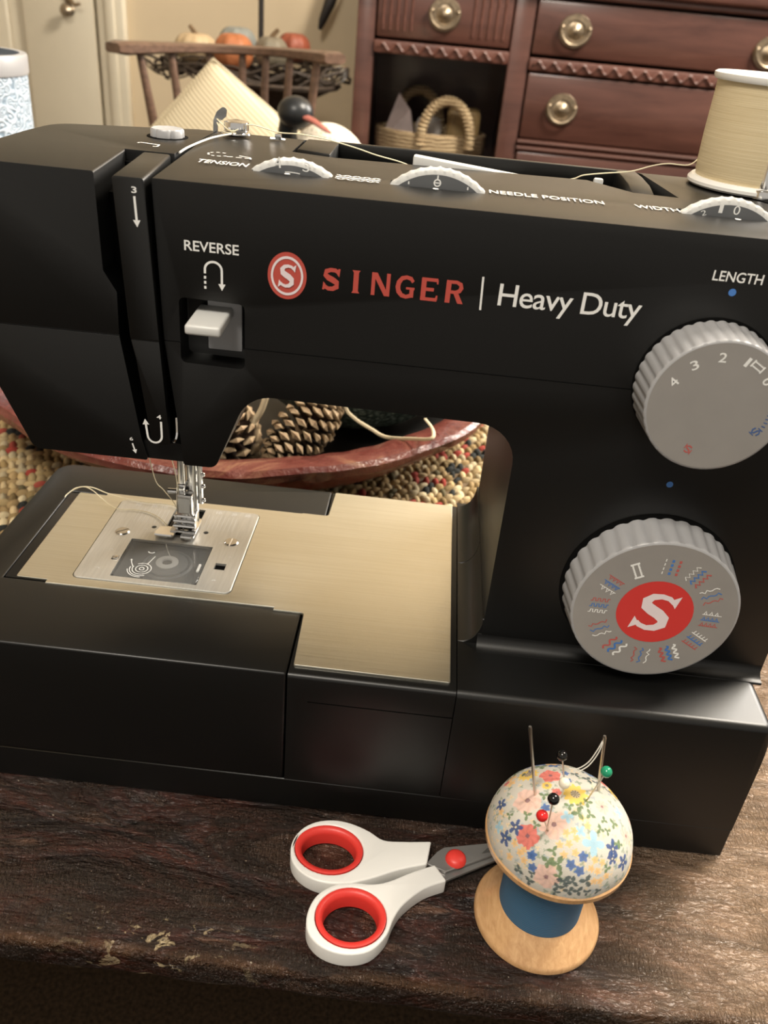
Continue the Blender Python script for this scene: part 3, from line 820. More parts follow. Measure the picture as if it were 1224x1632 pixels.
    put('winder_spindle', g, 'chrome', root)
    put('winder_spring', tube([(wx+.0024, wy, .2660), (wx+.0030, wy, .2760), (wx+.0018, wy, .2800)], .0005, 6), 'chrome', root)
    put('winder_seat', lathe([(0, .0003), (.0120, .0003), (.0120, -.0005), (0, -.0005)], (wx+.010, wy-.001, .2640), seg=40), 'void', root)
    put('spool_rod', cyl((-.0283, .1320, .2640), (-.0283, .1320, .3140), .0022), 'chrome', root)
    put('spool_felt', lathe([(0, 0), (.018, 0), (.018, .0005), (0, .0005)], (-.0283, .1320, .2640), seg=40), 'iron', root)

    g = lathe([(0, .022), (.020, .022), (.027, .019), (.0285, .014), (.0285, .004), (.026, .001), (0, .001)], (.0026, .100, .210), 'x', 80, wob=lambda a, h: 1-.02*abs(math.sin(a*20)))
    put('handwheel', g, 'black', root)
    # --- reverse lever
    lv = put('reverse_lever', B((-.2441, .0205, .2152), (-.2312, .0425, .2190), .0011, 3), 'greylight', root)
    for v in lv.data.vertices:
        if v.co.y+.08 < .030: v.co.z -= .0008
    put('lever_plate', B((-.2410, .0415, .2020), (-.2280, .0438, .2215), .0005), 'grey', lv)

    # --- needle and presser foot assembly
    put('presser_bar', cyl((-.2662, .1000, .0920), (-.2662, .1000, .1600), .0031), 'chrome', root)
    put('needle_bar', cyl((-.2700, .0955, .1080), (-.2700, .0955, .1600), .0018), 'chrome', root)
    nc = put('needle_clamp', B((-.2722, .0930, .1045), (-.2682, .0980, .1100), .0005), 'chrome', root)
    put('clamp_screw', cyl((-.2722, .0950, .1050), (-.2768, .0950, .1048), .0014), 'chrome', nc)
    put('needle', tube([(-.2700, .0945, .1060), (-.2702, .0945, .0830)], [.0006, .0003], 6), 'chrome', root)
    put('screw_column', tube([(-.2622, .1010, .0960), (-.2622, .1010, .1600)], .0012, 8), 'chrome', root)
    for z in (.0985, .1065, .1130, .1190):
        put('guide_screw', ball((-.2606, .1000, z), .0012, u=10, v=6), 'chrome', root)
    g = B((-.2724, .0925, .0925), (-.2645, .0975, .1045), .0006)
    ank = put('foot_ankle', g, 'steelpol', root)
    put('ankle_plate', B((-.2712, .0919, .0945), (-.2657, .0926, .1030), .0003), 'greylight', ank)
    ft = put('presser_foot', B((-.2738, .0925, .0845), (-.2722, .1010, .0925), .0004), 'chrome', root)
    g = bmesh.new()
    box(g, (-.2650, .0925, .0845), (-.2634, .1010, .0925), .0004)
    for z, y in ((.0918, .0935), (.0895, .0925), (.0868, .0920)): tube([(-.2740, y, z), (-.2632, y, z)], .0009, 8, g)
    box(g, (-.2725, .0975, .0850), (-.2645, .0995, .0915), .0004)
    put('foot_cross_bars', g, 'chrome', ft)
    g = bmesh.new(); box(g, (-.2755, .0900, .0838), (-.2625, .1040, .0848), .0003)
    for x0_, x1_ in ((-.2830, -.2725), (-.2700, -.2628)):
        prism(rpoly([(x0_, .0862, .002), (x1_, .0862, .002), (x1_, .0950), (x0_+.0015, .0940)], 3), 'z', .0831, .0841, g)
        tube([(x0_+.001, .0862, .0842), (x1_-.001, .0862, .0842)], .0007, 6, g)
    put('foot_toes', g, 'chrome', ft)
    put('needle_threader_plate', B((-.2705, .0400, .1538), (-.2585, .0480, .1551), .0003), 'chrome', root)
    # needle threads
    def th(name, pts, r=.00024, m='thread'): put(name, tube(spline(pts, 8), r, 5), m, root)
    th('needle_thread', [(-.2700, .0480, .1550), (-.2745, .0700, .1250), (-.2750, .0830, .1120), (-.2725, .0920, .0985), (-.2704, .0940, .0870)])
    th('upper_thread', [(-.2660, .0600, .1550), (-.2700, .0850, .1230), (-.2712, .0925, .1080), (-.2708, .0935, .1000)])
    th('loose_thread_end', [(-.2710, .0900, .0845), (-.2770, .0950, .0832), (-.2850, .1035, .0828), (-.2920, .1075, .0828), (-.3000, .1085, .0828), (-.3075, .1075, .0830), (-.3160, .1125, .0832), (-.3260, .1205, .0845), (-.3330, .1235, .0840), (-.3385, .1190, .0820), (-.3390, .1150, .0818)])
    th('second_thread_end', [(-.2720, .1000, .0840), (-.2780, .1140, .0832), (-.2860, .1168, .0832), (-.2960, .1165, .0830), (-.3080, .1185, .0830), (-.3180, .1210, .0832), (-.3270, .1225, .0850), (-.3350, .1222, .0840), (-.3388, .1175, .0820)])
    # --- knobs
    def knob(cx, cz, rf, rb, yf, name, tips):
        h = .0330-yf
        def wob(a, hh):
            return 1-.022*(abs(math.cos(a*tips/2))**4) if hh > .0011 else 1
        prof = [(0, 0), (rf-.0006, 0), (rf, .0005), (rf+(rb-rf)*.15, .0016), (rb, h-.0003), (rb, h+.001), (0, h+.001)]
        return put(name, lathe(prof, (cx, yf, cz), 'y', tips*8, wob=wob), 'grey', root, ang=50)
    for cx, cz, r_ in ((-.0575, .2109, .0255), (-.0565, .1205, .0358)):
        put('knob_seat', lathe([(0, 0), (r_, 0), (r_, .0006), (0, .0006)], (cx, .0326, cz), 'y', 64), 'void', root)
    up = knob(-.0575, .2105, .0242, .0251, .0147, 'stitch_length_knob', 38)
    Fu = lambda u, v: (u, .01463, v)
    fc = put('knob_face', lathe([(0, 0), (.0233, 0), (.0233, .0003)], (-.0575, .01465, .2105), 'y', 90), 'greyface', up)
    g = bmesh.new(); Fu = lambda u, v: (u, .01458, v)
    for ch, a in (('4', 155), ('3', 127.9), ('2', 98.5), ('1', 71.4), ('0', 38.5)):
        x, z = -.0575+.0182*math.cos(R(a)), .2105+.0182*math.sin(R(a)); w_ = .0006 if ch == '1' else .0013
        textmesh(ch, Fu, (x-w_, z-.0017, x+w_, z+.0017), g, bold=.006 if ch == '1' else .012, rot=R(a-97))
    def ladder(g, F, cx, cz, a, L, W, n=7):
        ca, sa = math.cos(a), math.sin(a)
        Fl = lambda u, v: F(cx+u*ca-v*sa, cz+u*sa+v*ca)
        for s in (-1, 1):
            stroke(g, [(-L/2, s*W/2*.72), (L/2, s*W/2*.72)], W*.2, Fl)
            stroke(g, [(s*L/2, -W*.62), (s*L/2, W*.62)], W*.28, Fl)
            for k in range(n): stroke(g, [(-L/2+L*(k+.5)/n, s*W*.25), (-L/2+L*(k+.5)/n, s*W*.55)], L/n*.4, Fl)
    ladder(g, Fu, -.0575+.0187*math.cos(R(59.5)), .2105+.0187*math.sin(R(59.5)), R(-31), .0042, .0022)
    put('white_numbers', g, 'ink_white', fc, ang=None)
    def miniS(g, F, cx, cz, a, s):
        ca, sa = math.cos(a), math.sin(a); Fl = lambda u, v: F(cx+u*ca-v*sa, cz+u*sa+v*ca)
        stroke(g, [(.7*s, .7*s), (0, .95*s), (-.7*s, .6*s), (-.4*s, .15*s), (.4*s, -.15*s), (.7*s, -.6*s), (0, -.95*s), (-.7*s, -.7*s)], .38*s, Fl)
        stroke(g, [(-1.0*s, -.2*s), (-.9*s, 1.2*s)], .22*s, Fl)
        stroke(g, [(1.0*s, .2*s), (.9*s, -1.2*s)], .22*s, Fl)
    g = bmesh.new(); miniS(g, Fu, -.0628, .1940, R(-20), .0014); put('red_mark', g, 'ink_pink', fc, ang=None)
    g = bmesh.new(); miniS(g, Fu, -.0417, .2033, R(60), .0015)
    for k in range(9): 
        a = R(-16+k*4.4); stroke(g, [(-.0575+.0178*math.cos(a), .2105+.0178*math.sin(a)), (-.0575+.0192*math.cos(a), .2105+.0192*math.sin(a))], .0004, Fu)
    put('blue_mark', g, 'ink_dkblue', fc, ang=None)
    lo = knob(-.05592, .11991, .0332, .0350, .0173, 'pattern_selector_knob', 34)
    cx, cz = -.05592, .11991
    fc = put('knob_face', lathe([(0, 0), (.0322, 0), (.0322, .0003)], (cx, .01725, cz), 'y', 100), 'greyface', lo)
    Fl = lambda u, v: (u, .01718, v)
    g = bmesh.new(); disc(g, (cx, cz), .0152, Fl); rd = put('red_centre', g, 'dial_red', fc, ang=None)
    ra = R(-4); g = bmesh.new()
    bigS(g, lambda u, v: (cx+.0088*(u*math.cos(ra)-v*math.sin(ra))*1.02, .01712, cz+.0094*(u*math.sin(ra)+v*math.cos(ra))))
    put('white_letter', g, 'dial_s', fc, ang=None)
    W = {'w': bmesh.new(), 'b': bmesh.new(), 'r': bmesh.new()}
    kinds = ['dash', 'zig', 'zig2', 'peak', 'comb', 'blob', 'zig2', 'wave', 'zig2', 'sq', 'peak']
    angs = [87, 57.5, 28, -1.5, -31, -62, -91.7, -121.7, -151.2, 179, 151.4]
    for a_, kd in zip(angs, kinds):
        ca, sa = math.cos(R(a_)), math.sin(R(a_))
        for row, key in ((1, 'w'), (0, 'b'), (-1, 'r')):
            off = row*.0028
            G_ = lambda u, v: Fl(cx+u*ca-(v+off)*sa, cz+u*sa+(v+off)*ca)
            u0, u1 = .0186, .0264; g = W[key]; A = .0007; n = 8; wd_ = .00042
            us = [u0+(u1-u0)*k/n for k in range(n+1)]
            if kd == 'dash':
                for k in range(4):
                    a0 = u0+(u1-u0)*k/4; stroke(g, [(a0, 0), (a0+.0012, 0)], .0004 if key == 'w' else .0010, G_)
            elif kd == 'zig': stroke(g, [(u, A*1.1*(1 if k % 2 else -1)) for k, u in enumerate(us)], wd_ if key == 'w' else .0007, G_)
            elif kd == 'zig2': stroke(g, [(u, A*.7*math.sin(k*2.1+row)+.0004*(k % 2)) for k, u in enumerate(us)], wd_*1.1, G_)
            elif kd == 'peak':
                stroke(g, [(u0, -A), (u1, -A)], wd_*.7, G_)
                for k in range(3 if key == 'w' else 4):
                    uu = u0+.0012+(u1-u0-.001)*k/(3 if key == 'w' else 4); stroke(g, [(uu-.0006, -A), (uu, A*1.4), (uu+.0006, -A)], wd_, G_)
            elif kd == 'comb':
                stroke(g, [(u0, -A), (u1, -A)], wd_, G_)
                for k in range(5): stroke(g, [(u0+(u1-u0)*(k+.5)/5, -A), (u0+(u1-u0)*(k+.7)/5, A*1.2)], wd_, G_)
            elif kd in ('blob', 'wave'): stroke(g, [(u0+(u1-u0)*k/16, A*1.2*math.sin(k*(1.25 if kd == 'blob' else .8))) for k in range(17)], .0008, G_)
            elif kd == 'sq':
                pts = []
                for k in range(4):
                    a0 = u0+(u1-u0)*k/4; q = (u1-u0)/4; pts += [(a0, -A), (a0+q*.4, -A), (a0+q*.5, A), (a0+q*.9, A)]
                stroke(g, pts, wd_, G_)
    ladder(W['w'], Fl, cx-.0113, cz+.0188, R(117), .0064, .0030, 8)
    for n_, k_, m_ in (('white_stitches', 'w', 'ink_white'), ('blue_stitches', 'b', 'ink_blue'), ('red_stitches', 'r', 'ink_pink')): tag(put(n_, W[k_], m_, fc, ang=None), kind='stuff')
    return root

# ================================================================ STRUCTURE
def build_setting():
    def st(name, bm, m): 
        o = put(name, bm, m); o['kind'] = 'structure'; return o
    FZ = -.50
    st('floor', B((-3.0, -2.6, FZ-.05), (3.0, 2.2, FZ)), 'carpet')
    st('wall_back', B((-3.0, 2.2, FZ), (3.0, 2.3, 1.95)), 'wall')
    st('wall_left', B((-3.1, -2.6, FZ), (-3.0, 2.3, 1.95)), 'wall')
    st('ceiling', B((-3.1, -2.6, 1.95), (3.0, 2.3, 2.02)), 'ceil')
    st('baseboard_back', B((-.985, 2.185, FZ), (3.0, 2.2, FZ+.09), .003), 'cream')
    # panelled door and its casing on the back wall
    d = st('door_1', B((-1.90, 2.176, FZ+.01), (-1.0655, 2.2, 1.5)), 'cream')
    g = bmesh.new()
    for x0, x1 in ((-1.245, -1.0655), (-1.90, -1.72)): box(g, (x0, 2.160, FZ+.01), (x1, 2.178, 1.5), .003)
    for z0, z1 in ((FZ+.01, FZ+.25), (.62, .78), (1.38, 1.5)): box(g, (-1.73, 2.160, z0), (-1.235, 2.178, z1), .003)
    o = put('door_frame', g, 'cream', d)
    put('raised_panel', B((-1.69, 2.166, FZ+.30), (-1.285, 2.178, .58), .008, 1), 'cream', d)
    g = lathe([(0, 0), (.010, 0), (.012, -.003), (.005, -.008), (.005, -.020), (.013, -.026), (.014, -.034), (.008, -.042), (0, -.043)], (-1.122, 2.160, .222), 'y', 20)
    put('latch_knob', g, 'brass', d)
    g = bmesh.new(); box(g, (-1.132, 2.152, .235), (-1.112, 2.160, .285), .003); tube([(-1.122, 2.15, .25), (-1.10, 2.135, .235), (-1.085, 2.13, .238)], .004, 8, g)
    put('latch_plate', g, 'brass', d)
    g = B((-1.0585, 2.165, FZ), (-.990, 2.2, 1.56), .006); box(g, (-1.035, 2.158, FZ), (-1.012, 2.17, 1.56), .004)
    st('trim_1', g, 'cream')
    # table
    t = empty('wooden_table', (-.15, .32, FZ), 'rustic dark varnished wooden table carrying the sewing machine', 'table')
    nx = 420; x0, x1 = -.98, .75; yb = .78
    sec = [(yb, .0), (-.060, 0), (-.0725, -.0001), (-.0745, -.0006), (-.0756, -.0016), (-.0758, -.0035), (-.0752, -.0150), (-.0735, -.0190), (-.0700, -.0200), (yb, -.0200)]
    b = bmesh.new(); rows = []
    for i in range(nx+1):
        x = x0+(x1-x0)*i/nx; r_ = []
        n1 = noise.noise(Vector((x*22, 0, 3)))*.0013+noise.noise(Vector((x*90, 2, 3)))*.0006; n2 = noise.noise(Vector((x*14, 5, 1)))*.0010+noise.noise(Vector((x*120, 7, 1)))*.0005
        for k, (y, z) in enumerate(sec):
            if 2 <= k <= 7: y += n1+.0004*noise.noise(Vector((x*200, k, 0))); z += (n2 if k in (3, 4, 5) else 0)
            r_.append(b.verts.new((x, y, z)))
        rows.append(r_)
    for a, c in zip(rows, rows[1:]):
        for k in range(len(sec)): b.faces.new((a[k], c[k], c[(k+1) % len(sec)], a[(k+1) % len(sec)]))
    b.faces.new(rows[0]); b.faces.new(rows[-1][::-1])
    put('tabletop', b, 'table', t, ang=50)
    for lx in (-.90, .67):
        for ly in (.02, .70):
            put('leg', B((lx-.035, ly-.035, FZ), (lx+.035, ly+.035, -.0198), .004), 'table', t)
    g = bmesh.new()
    box(g, (-.86, .030, -.09), (.63, .050, -.0198)); box(g, (-.86, .670, -.09), (.63, .690, -.0198))
    put('apron', g, 'table', t)

def build_rug():
    rug = empty('woven_rug', (-.34, .42, 0), 'thick woven tan rug with red and black flecks lying under the red bowl', 'rug')
    X0, X1, Y0, Y1 = -.72, -.02, .168, .70
    put('rug_backing', prism(rpoly([(X0, Y0, .02), (X1, Y0, .02), (X1, Y1, .02), (X0, Y1, .02)], 4), 'z', .0002, .0016), 'rugbase', rug)
    rg = np.random.default_rng(5)
    px, py = .0068, .0074
    xs = np.arange(X0+.004, X1-.003, px); ys = np.arange(Y0+.004, Y1-.003, py)
    gx, gy = np.meshgrid(xs, ys); row = np.arange(len(ys))[:, None]+0*gx.astype(int)
    gx = gx+(row % 2)*px/2
    gx = gx.ravel()+rg.normal(0, .0005, gx.size); gy = gy.ravel()+rg.normal(0, .0005, gy.size); row = row.ravel()
    keep = (np.hypot(gx+.30, gy-.397) > .128) & (gx < X1-.002)
    gx, gy, row = gx[keep], gy[keep], row[keep]; n = len(gx)
    ang = np.where(row % 2 == 0, .5, -.5)+rg.normal(0, .25, n)+1.2
    L = rg.uniform(.0044, .0058, n); W = rg.uniform(.0025, .0034, n); H = rg.uniform(.0028, .0048, n)
    U = 8; base = [(0, 0, 1.0)]; 
    for r_, h_ in ((.72, .72), (1.0, .12)):
        for k in range(U): a = 2*math.pi*k/U; base.append((r_*math.cos(a), r_*math.sin(a), h_))
    base = np.array(base); nb = len(base); F = []
    for k in range(U):
        k2 = (k+1) % U; F.append((0, 1+k, 1+k2)); F.append((1+k, 1+U+k, 1+U+k2)); F.append((1+k, 1+U+k2, 1+k2))
    F = np.array(F)
    lx = base[None, :, 0]*L[:, None]; ly = base[None, :, 1]*W[:, None]; ca, sa = np.cos(ang)[:, None], np.sin(ang)[:, None]
    V = np.stack([gx[:, None]+lx*ca-ly*sa, gy[:, None]+lx*sa+ly*ca, .0012+base[None, :, 2]*H[:, None]], 2).reshape(-1, 3)
    FF = (F[None]+(np.arange(n)*nb)[:, None, None]).reshape(-1, 3)
    me = bpy.data.meshes.new('yarn'); me.from_pydata(V.tolist(), [], FF.tolist())
    pal = np.array([(.56, .41, .20), (.64, .49, .27), (.46, .32, .15), (.70, .58, .36), (.36, .25, .11)])
    c = pal[rg.integers(0, len(pal), n)]*rg.uniform(.55, 1.0, (n, 1))
    # scattered clumps of red, black and olive
    for i in range(n):
        nz = noise.noise(Vector((gx[i]*55, gy[i]*80, 0))); nk = noise.noise(Vector((gx[i]*70, gy[i]*60, 9)))
        if nz > .34 and rg.random() < .75: c[i] = (.30, .045, .03)
        elif nk > .36 and rg.random() < .85: c[i] = (.02, .022, .02)
        elif nz < -.42 and rg.random() < .5: c[i] = (.12, .10, .05)
        elif rg.random() < .035: c[i] = (.30, .06, .04)
    col = me.color_attributes.new('Col', 'FLOAT_COLOR', 'POINT')
    cc = np.ones((n, nb, 4), 'f'); cc[:, :, :3] = c[:, None, :]
    col.data.foreach_set('color', cc.ravel())
    o = put('yarn_loops', me, 'rugyarn', rug, ang=60); o['kind'] = 'stuff'

def build_bowl():
    cx, cy = -.300, .400
    def wob(a, h): return 1+.012*math.sin(a*3+1)+.006*math.sin(a*7)+.005*math.sin(a*13+2)*(1 if h > .03 else 0)
    prof = [(0, .0006), (.138, .0006), (.150, .006), (.172, .022), (.190, .036), (.203, .046), (.2085, .0515), (.2090, .0565), (.2060, .0595), (.1960, .0600), (.1850, .0570), (.1760, .0500), (.158, .032), (.135, .018), (.10, .013), (0, .012)]
    b = lathe(prof, (cx, cy, .0046), seg=240, wob=wob)
    for v in b.verts:
        a = math.atan2(v.co.y-cy, v.co.x-cx); r = math.hypot(v.co.x-cx, v.co.y-cy)
        if r > .16: 
            v.co.z += .0022*math.sin(a*2+.4)+.0010*noise.noise(Vector((v.co.x*60, v.co.y*60, v.co.z*50)))
            # two worn chips on the near outer edge
            for a0 in (-66, -38): 
                d = abs((math.degrees(a)-a0+180) % 360-180)
                if d < 1.3 and v.co.z < .058 and r > .200: v.co.x -= math.cos(a)*.005; v.co.y -= math.sin(a)*.005
    put('wooden_bowl', b, 'bowl', loc=(cx, cy, .0052))
    o = bpy.data.objects['wooden_bowl']
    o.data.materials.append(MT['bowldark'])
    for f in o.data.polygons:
        if math.hypot(f.center.x, f.center.y) < .1835 and f.normal.z > .15: f.material_index = 1  # shadow inside the bowl painted in as near-black
    tag(o, 'wide shallow wooden bowl with worn red paint behind the sewing machine', 'bowl')
    # gourds inside the bowl
    b = ball((-.212, .385, .100), .088, u=64, v=40, sc_=(1.05, .98, .92))
    for v in b.verts:
        a = math.atan2(v.co.y-.385, v.co.x+.212); rr = 1+.018*math.cos(a*9)
        v.co.x = -.212+(v.co.x+.212)*rr; v.co.y = .385+(v.co.y-.385)*rr
    tag(put('green_gourd', b, 'gourd'), 'dark green speckled gourd in the red bowl, behind the pinecones', 'gourd')
    bpy.data.objects['green_gourd'].name = 'gourd'
    b = ball((-.410, .345, .075), .048, u=40, v=24, sc_=(1, 1, .85))
    for v in b.verts:
        a = math.atan2(v.co.y-.345, v.co.x+.410); rr = 1-.05*abs(math.sin(a*5))
        v.co.x = -.410+(v.co.x+.410)*rr; v.co.y = .345+(v.co.y-.345)*rr
    pk = put('small_pumpkin', b, 'pk_orange'); pk.name = 'pumpkin'; tag(pk, 'orange pumpkin at the left end inside the red bowl', 'pumpkin')
    put('stem', tube([(-.410, .345, .113), (-.408, .343, .125), (-.404, .342, .132)], [.005, .004, .003], 8), 'stemdry', pk)

def cone_mesh():
    """one pinecone scale: thin stalk widening to a thick pale diamond tip"""
    b = bmesh.new()
    V = [(-.0006, 0, .0003), (.0006, 0, .0003), (.0006, 0, -.0003), (-.0006, 0, -.0003),
         (-.0030, .0085, .0008), (.0030, .0085, .0008), (.0030, .0085, -.0008), (-.0030, .0085, -.0008),
         (-.0052, .0118, .0008), (0, .0128, .0036), (.0052, .0118, .0008), (0, .0115, -.0020), (0, .0146, .0008)]
    v = [b.verts.new(p) for p in V]
    for f in ((0, 1, 5, 4), (2, 3, 7, 6), (1, 2, 6, 5), (3, 0, 4, 7), (4, 5, 10, 9), (4, 9, 8), (7, 8, 11), (7, 11, 6), (6, 11, 10), (5, 6, 10), (4, 8, 7), (8, 9, 12), (9, 10, 12), (10, 11, 12), (11, 8, 12), (3, 2, 1, 0)):
        b.faces.new([v[i] for i in f])
    me = tomesh(b, 'scale')
    col = me.color_attributes.new('Col', 'FLOAT_COLOR', 'POINT')
    for i, p in enumerate(me.vertices):
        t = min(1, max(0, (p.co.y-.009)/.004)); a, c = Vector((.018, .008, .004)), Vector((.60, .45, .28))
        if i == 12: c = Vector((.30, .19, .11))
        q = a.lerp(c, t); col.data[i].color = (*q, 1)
    return me
def build_pinecones():
    base = cone_mesh(); smooth(base, 40)
    base.materials.append(MT['conescale'])
    def cone(loc, axis, size, label, n, open_):
        root = empty('pinecone', loc, label, 'pinecone', 'pinecones in the red bowl')
        root.rotation_euler = Vector(axis).to_track_quat('Z', 'Y').to_euler()
        L = .056*size; R0 = .0125*size
        core = put('core', lathe([(0, -L/2), (.006*size, -L*.42), (.0075*size, 0), (.004*size, L*.4), (0, L/2)], (0, 0, 0), seg=12), 'stemdry', None)
        core.parent = root; core.location = (0, 0, 0); core.data.transform(Matrix.Translation((0, 0, -L/2)))
        for i in range(n):
            t = (i+.5)/n; z = -L/2+L*.96*t
            w = math.sin(math.pi*min(1, (t*.86+.14)))**.55
            r = max(.001, (R0*w)-.003)
            a = i*2.399963
            tilt = R(-62)+R(120)*t*1.0 if open_ else R(-75)+R(140)*t
            s = size*(.62+.50*w)
            s *= .92
            M = Matrix.Translation((0, 0, z)) @ Matrix.Rotation(a, 4, 'Z') @ Matrix.Translation((0, r*.6, 0)) @ Matrix.Rotation(tilt, 4, 'X') @ Matrix.Scale(s, 4)
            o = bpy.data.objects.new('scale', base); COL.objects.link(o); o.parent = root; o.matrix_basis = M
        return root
    cone((-.2390, .2760, .0530), (-.50, -.62, -.38), 1.02, 'round pinecone with tightly packed pale scales in the red bowl, right of the other', 118, False)
    c2 = cone((-.2870, .2760, .0460), (.10, -.45, .85), 1.10, 'open brown pinecone with a pale twig, left one in the red bowl', 84, True)
    st = tube(spline([(-.2700, .2690, .062), (-.2640, .2690, .073), (-.2580, .2700, .096)], 5), [.0030]+[.0022]*9+[.0018], 8)
    o = put('twig', st, 'raffia', None); tag(o, 'short pale twig rising from the left pinecone', 'twig')
    # loose raffia strands over the gourd and rim
    g = tube(spline([(-.2120, .292, .110), (-.2110, .290, .090), (-.2085, .290, .0710), (-.2015, .290, .0630), (-.1890, .287, .0575), (-.1779, .280, .0560), (-.1601, .262, .0655), (-.1470, .252, .0722), (-.1461, .262, .0740), (-.1517, .280, .0730)], 8), .0013, 6, flat=.6)
    tag(put('raffia_strand', g, 'raffia'), 'pale raffia strand hanging over the gourd onto the bowl rim', 'raffia')

def build_canister():
    cx, cy, r = -.6225, .60, .066
    t = empty('canister', (cx, cy, .0045), 'pale blue and white embossed round canister, cut off by the left edge', 'canister')
    b = lathe([(0, 0), (r-.004, 0), (r, .003), (r, .226), (r-.001, .227), (r-.004, .227), (r-.004, .004), (0, .004)], (cx, cy, .0045), seg=64)
    put('body', b, 'lace', t)
    put('rim', lathe([(r-.005, .225), (r+.0012, .225), (r+.0018, .227), (r+.0018, .240), (r+.0008, .242), (r-.005, .242)], (cx, cy, .0045), seg=64), 'grey', t)

def build_spool():
    cx, cy, z = -.0283, .1320, .2646
    t = empty('thread_spool', (cx, cy, z), 'beige thread spool with white ends standing on top of the sewing machine', 'thread spool')
    R1 = .0262
    put('bottom_flange', lathe([(.0032, 0), (R1-.001, 0), (R1, .0008), (R1, .0020), (R1-.0012, .0034), (.0032, .0034)], (cx, cy, z), seg=72), 'whiteplastic', t)
    put('top_flange', lathe([(.0032, .0400), (R1-.0012, .0400), (R1-.0006, .0410), (R1-.0006, .0424), (R1-.0016, .0430), (.0032, .0430)], (cx, cy, z), seg=72), 'whiteplastic', t)
    put('wound_thread', lathe([(.0032, .0030), (R1-.0030, .0032), (R1-.0024, .0060), (R1-.0022, .020), (R1-.0024, .035), (R1-.0024, .0403), (.0032, .0403)], (cx, cy, z), seg=96), 'spoolthread', t)
    pts = [(-.0500, .1400, .2735), (-.0560, .1320, .2712), (-.0649, .130, .2712), (-.0712, .130, .2698), (-.0798, .130, .2667), (-.0902, .130, .2650), (-.0993, .130, .2633), (-.1055, .130, .2610), (-.1250, .128, .2600)]
    put('thread_strand', tube(spline(pts, 6), .00028, 5), 'thread', t)
    pts = [(-.1700, .128, .2590), (-.1775, .130, .2611), (-.1886, .130, .2630), (-.1983, .130, .2652), (-.2106, .130, .2673), (-.222, .130, .2683), (-.2327, .137, .2672), (-.2450, .1365, .2692), (-.2520, .1320, .2665), (-.2600, .1385, .2700)]
    put('thread_strand', tube(spline(pts, 6), .00028, 5), 'thread', t)
    pts = [(-.2600, .1385, .2685), (-.2560, .1325, .2660), (-.2500, .1315, .2660)]
    put('thread_strand', tube(spline(pts, 6), .00028, 5), 'thread', t)
    pts = [(-.2520, .1315, .2655), (-.2580, .1200, .2648), (-.2605, .0950, .2646), (-.2612, .0830, .2640)]
    put('thread_strand', tube(spline(pts, 6), .00040, 5), 'threadwhite', t)

def build_scissors():
    t = empty('scissors', (-.135, -.030, 0), 'small scissors with white handles and red finger rings lying on the table', 'scissors')
    def handle(out, c, a_, b_, tilt):
        n = 40; ct, s_ = math.cos(tilt), math.sin(tilt)
        def ell(a, b): return [(c[0]+a*math.cos(k*2*math.pi/n)*ct-b*math.sin(k*2*math.pi/n)*s_, c[1]+a*math.cos(k*2*math.pi/n)*s_+b*math.sin(k*2*math.pi/n)*ct) for k in range(n)]
        o2 = [(p.x, p.y) for p in spline([(x, y, 0) for x, y in out], 4)]
        me = tomesh(prism(o2, 'z', .0008, .0092))
        me = cut(me, tomesh(prism(ell(a_, b_), 'z', -.01, .02)), bevel=.0020, seg=4, ang=50)
        h = put('handle', me, 'whiteplastic', t)
        # soft ring: lofted ellipse band sloping inwards
        b = bmesh.new(); rings = []
        for (da, z) in ((-.0002, .0093), (-.0010, .0096), (-.0026, .0088), (-.0032, .0070), (-.0034, .0014), (-.0006, .0008)):
            rings.append([b.verts.new((x, y, z)) for x, y in ell(a_+da, b_+da)])
        rings.append(rings[0])
        for r0, r1 in zip(rings, rings[1:]):
            for k in range(n): b.faces.new((r0[k], r0[(k+1) % n], r1[(k+1) % n], r1[k]))
        put('finger_ring', b, 'redrubber', h, ang=60)
    h1 = [(-.1327, -.0165), (-.1450, -.0182), (-.1535, -.0186), (-.1600, -.0150), (-.1680, -.0120), (-.1760, -.0112), (-.1840, -.0133), (-.1900, -.0185), (-.1927, -.0260), (-.1912, -.0340), (-.1860, -.0395), (-.1780, -.0425), (-.1680, -.0420), (-.1580, -.0385), (-.1460, -.0325), (-.1343, -.0282)]
    handle(h1, (-.1764, -.0266), .0148, .0122, R(-4))
    h2 = [(-.1308, -.0279), (-.1400, -.0325), (-.1500, -.0385), (-.1570, -.0407), (-.1640, -.0410), (-.1720, -.0430), (-.1785, -.0487), (-.1812, -.0570), (-.1798, -.0650), (-.1735, -.0705), (-.1640, -.0722), (-.1550, -.0695), (-.1492, -.0625), (-.1468, -.0550), (-.1430, -.0480), (-.1350, -.0400), (-.1257, -.0350)]
    handle(h2, (-.1638, -.0565), .0143, .0130, R(4))
    b = prism([(-.1345, -.0260), (-.1300, -.0195), (-.1270, -.0168), (-.1046, -.0112), (-.0760, -.0015), (-.0750, -.0025), (-.1045, -.0172), (-.1260, -.0290)], 'z', .0052, .0066, bev1=.0003, seg=1)
    put('blade', b, 'blade', t)
    b = prism([(-.1340, -.0310), (-.1325, -.0285), (-.1250, -.0210), (-.1046, -.0142), (-.0740, -.0020), (-.0735, -.0030), (-.1045, -.0192), (-.1235, -.0305), (-.1265, -.0325)], 'z', .0034, .0048, bev1=.0003, seg=1)
    put('blade', b, 'blade', t)
    put('blade_edge', prism([(-.1105, -.0180), (-.1080, -.0150), (-.1020, -.0118), (-.0800, -.0032), (-.0760, -.0024), (-.1045, -.0160)], 'z', .0064, .0068), 'steelpol', t)
    put('pivot_cap', lathe([(0, .0026), (.0030, .0024), (.0042, .0014), (.0046, 0), (0, 0)], (-.1217, -.0222, .0064), seg=40), 'redrubber', t)

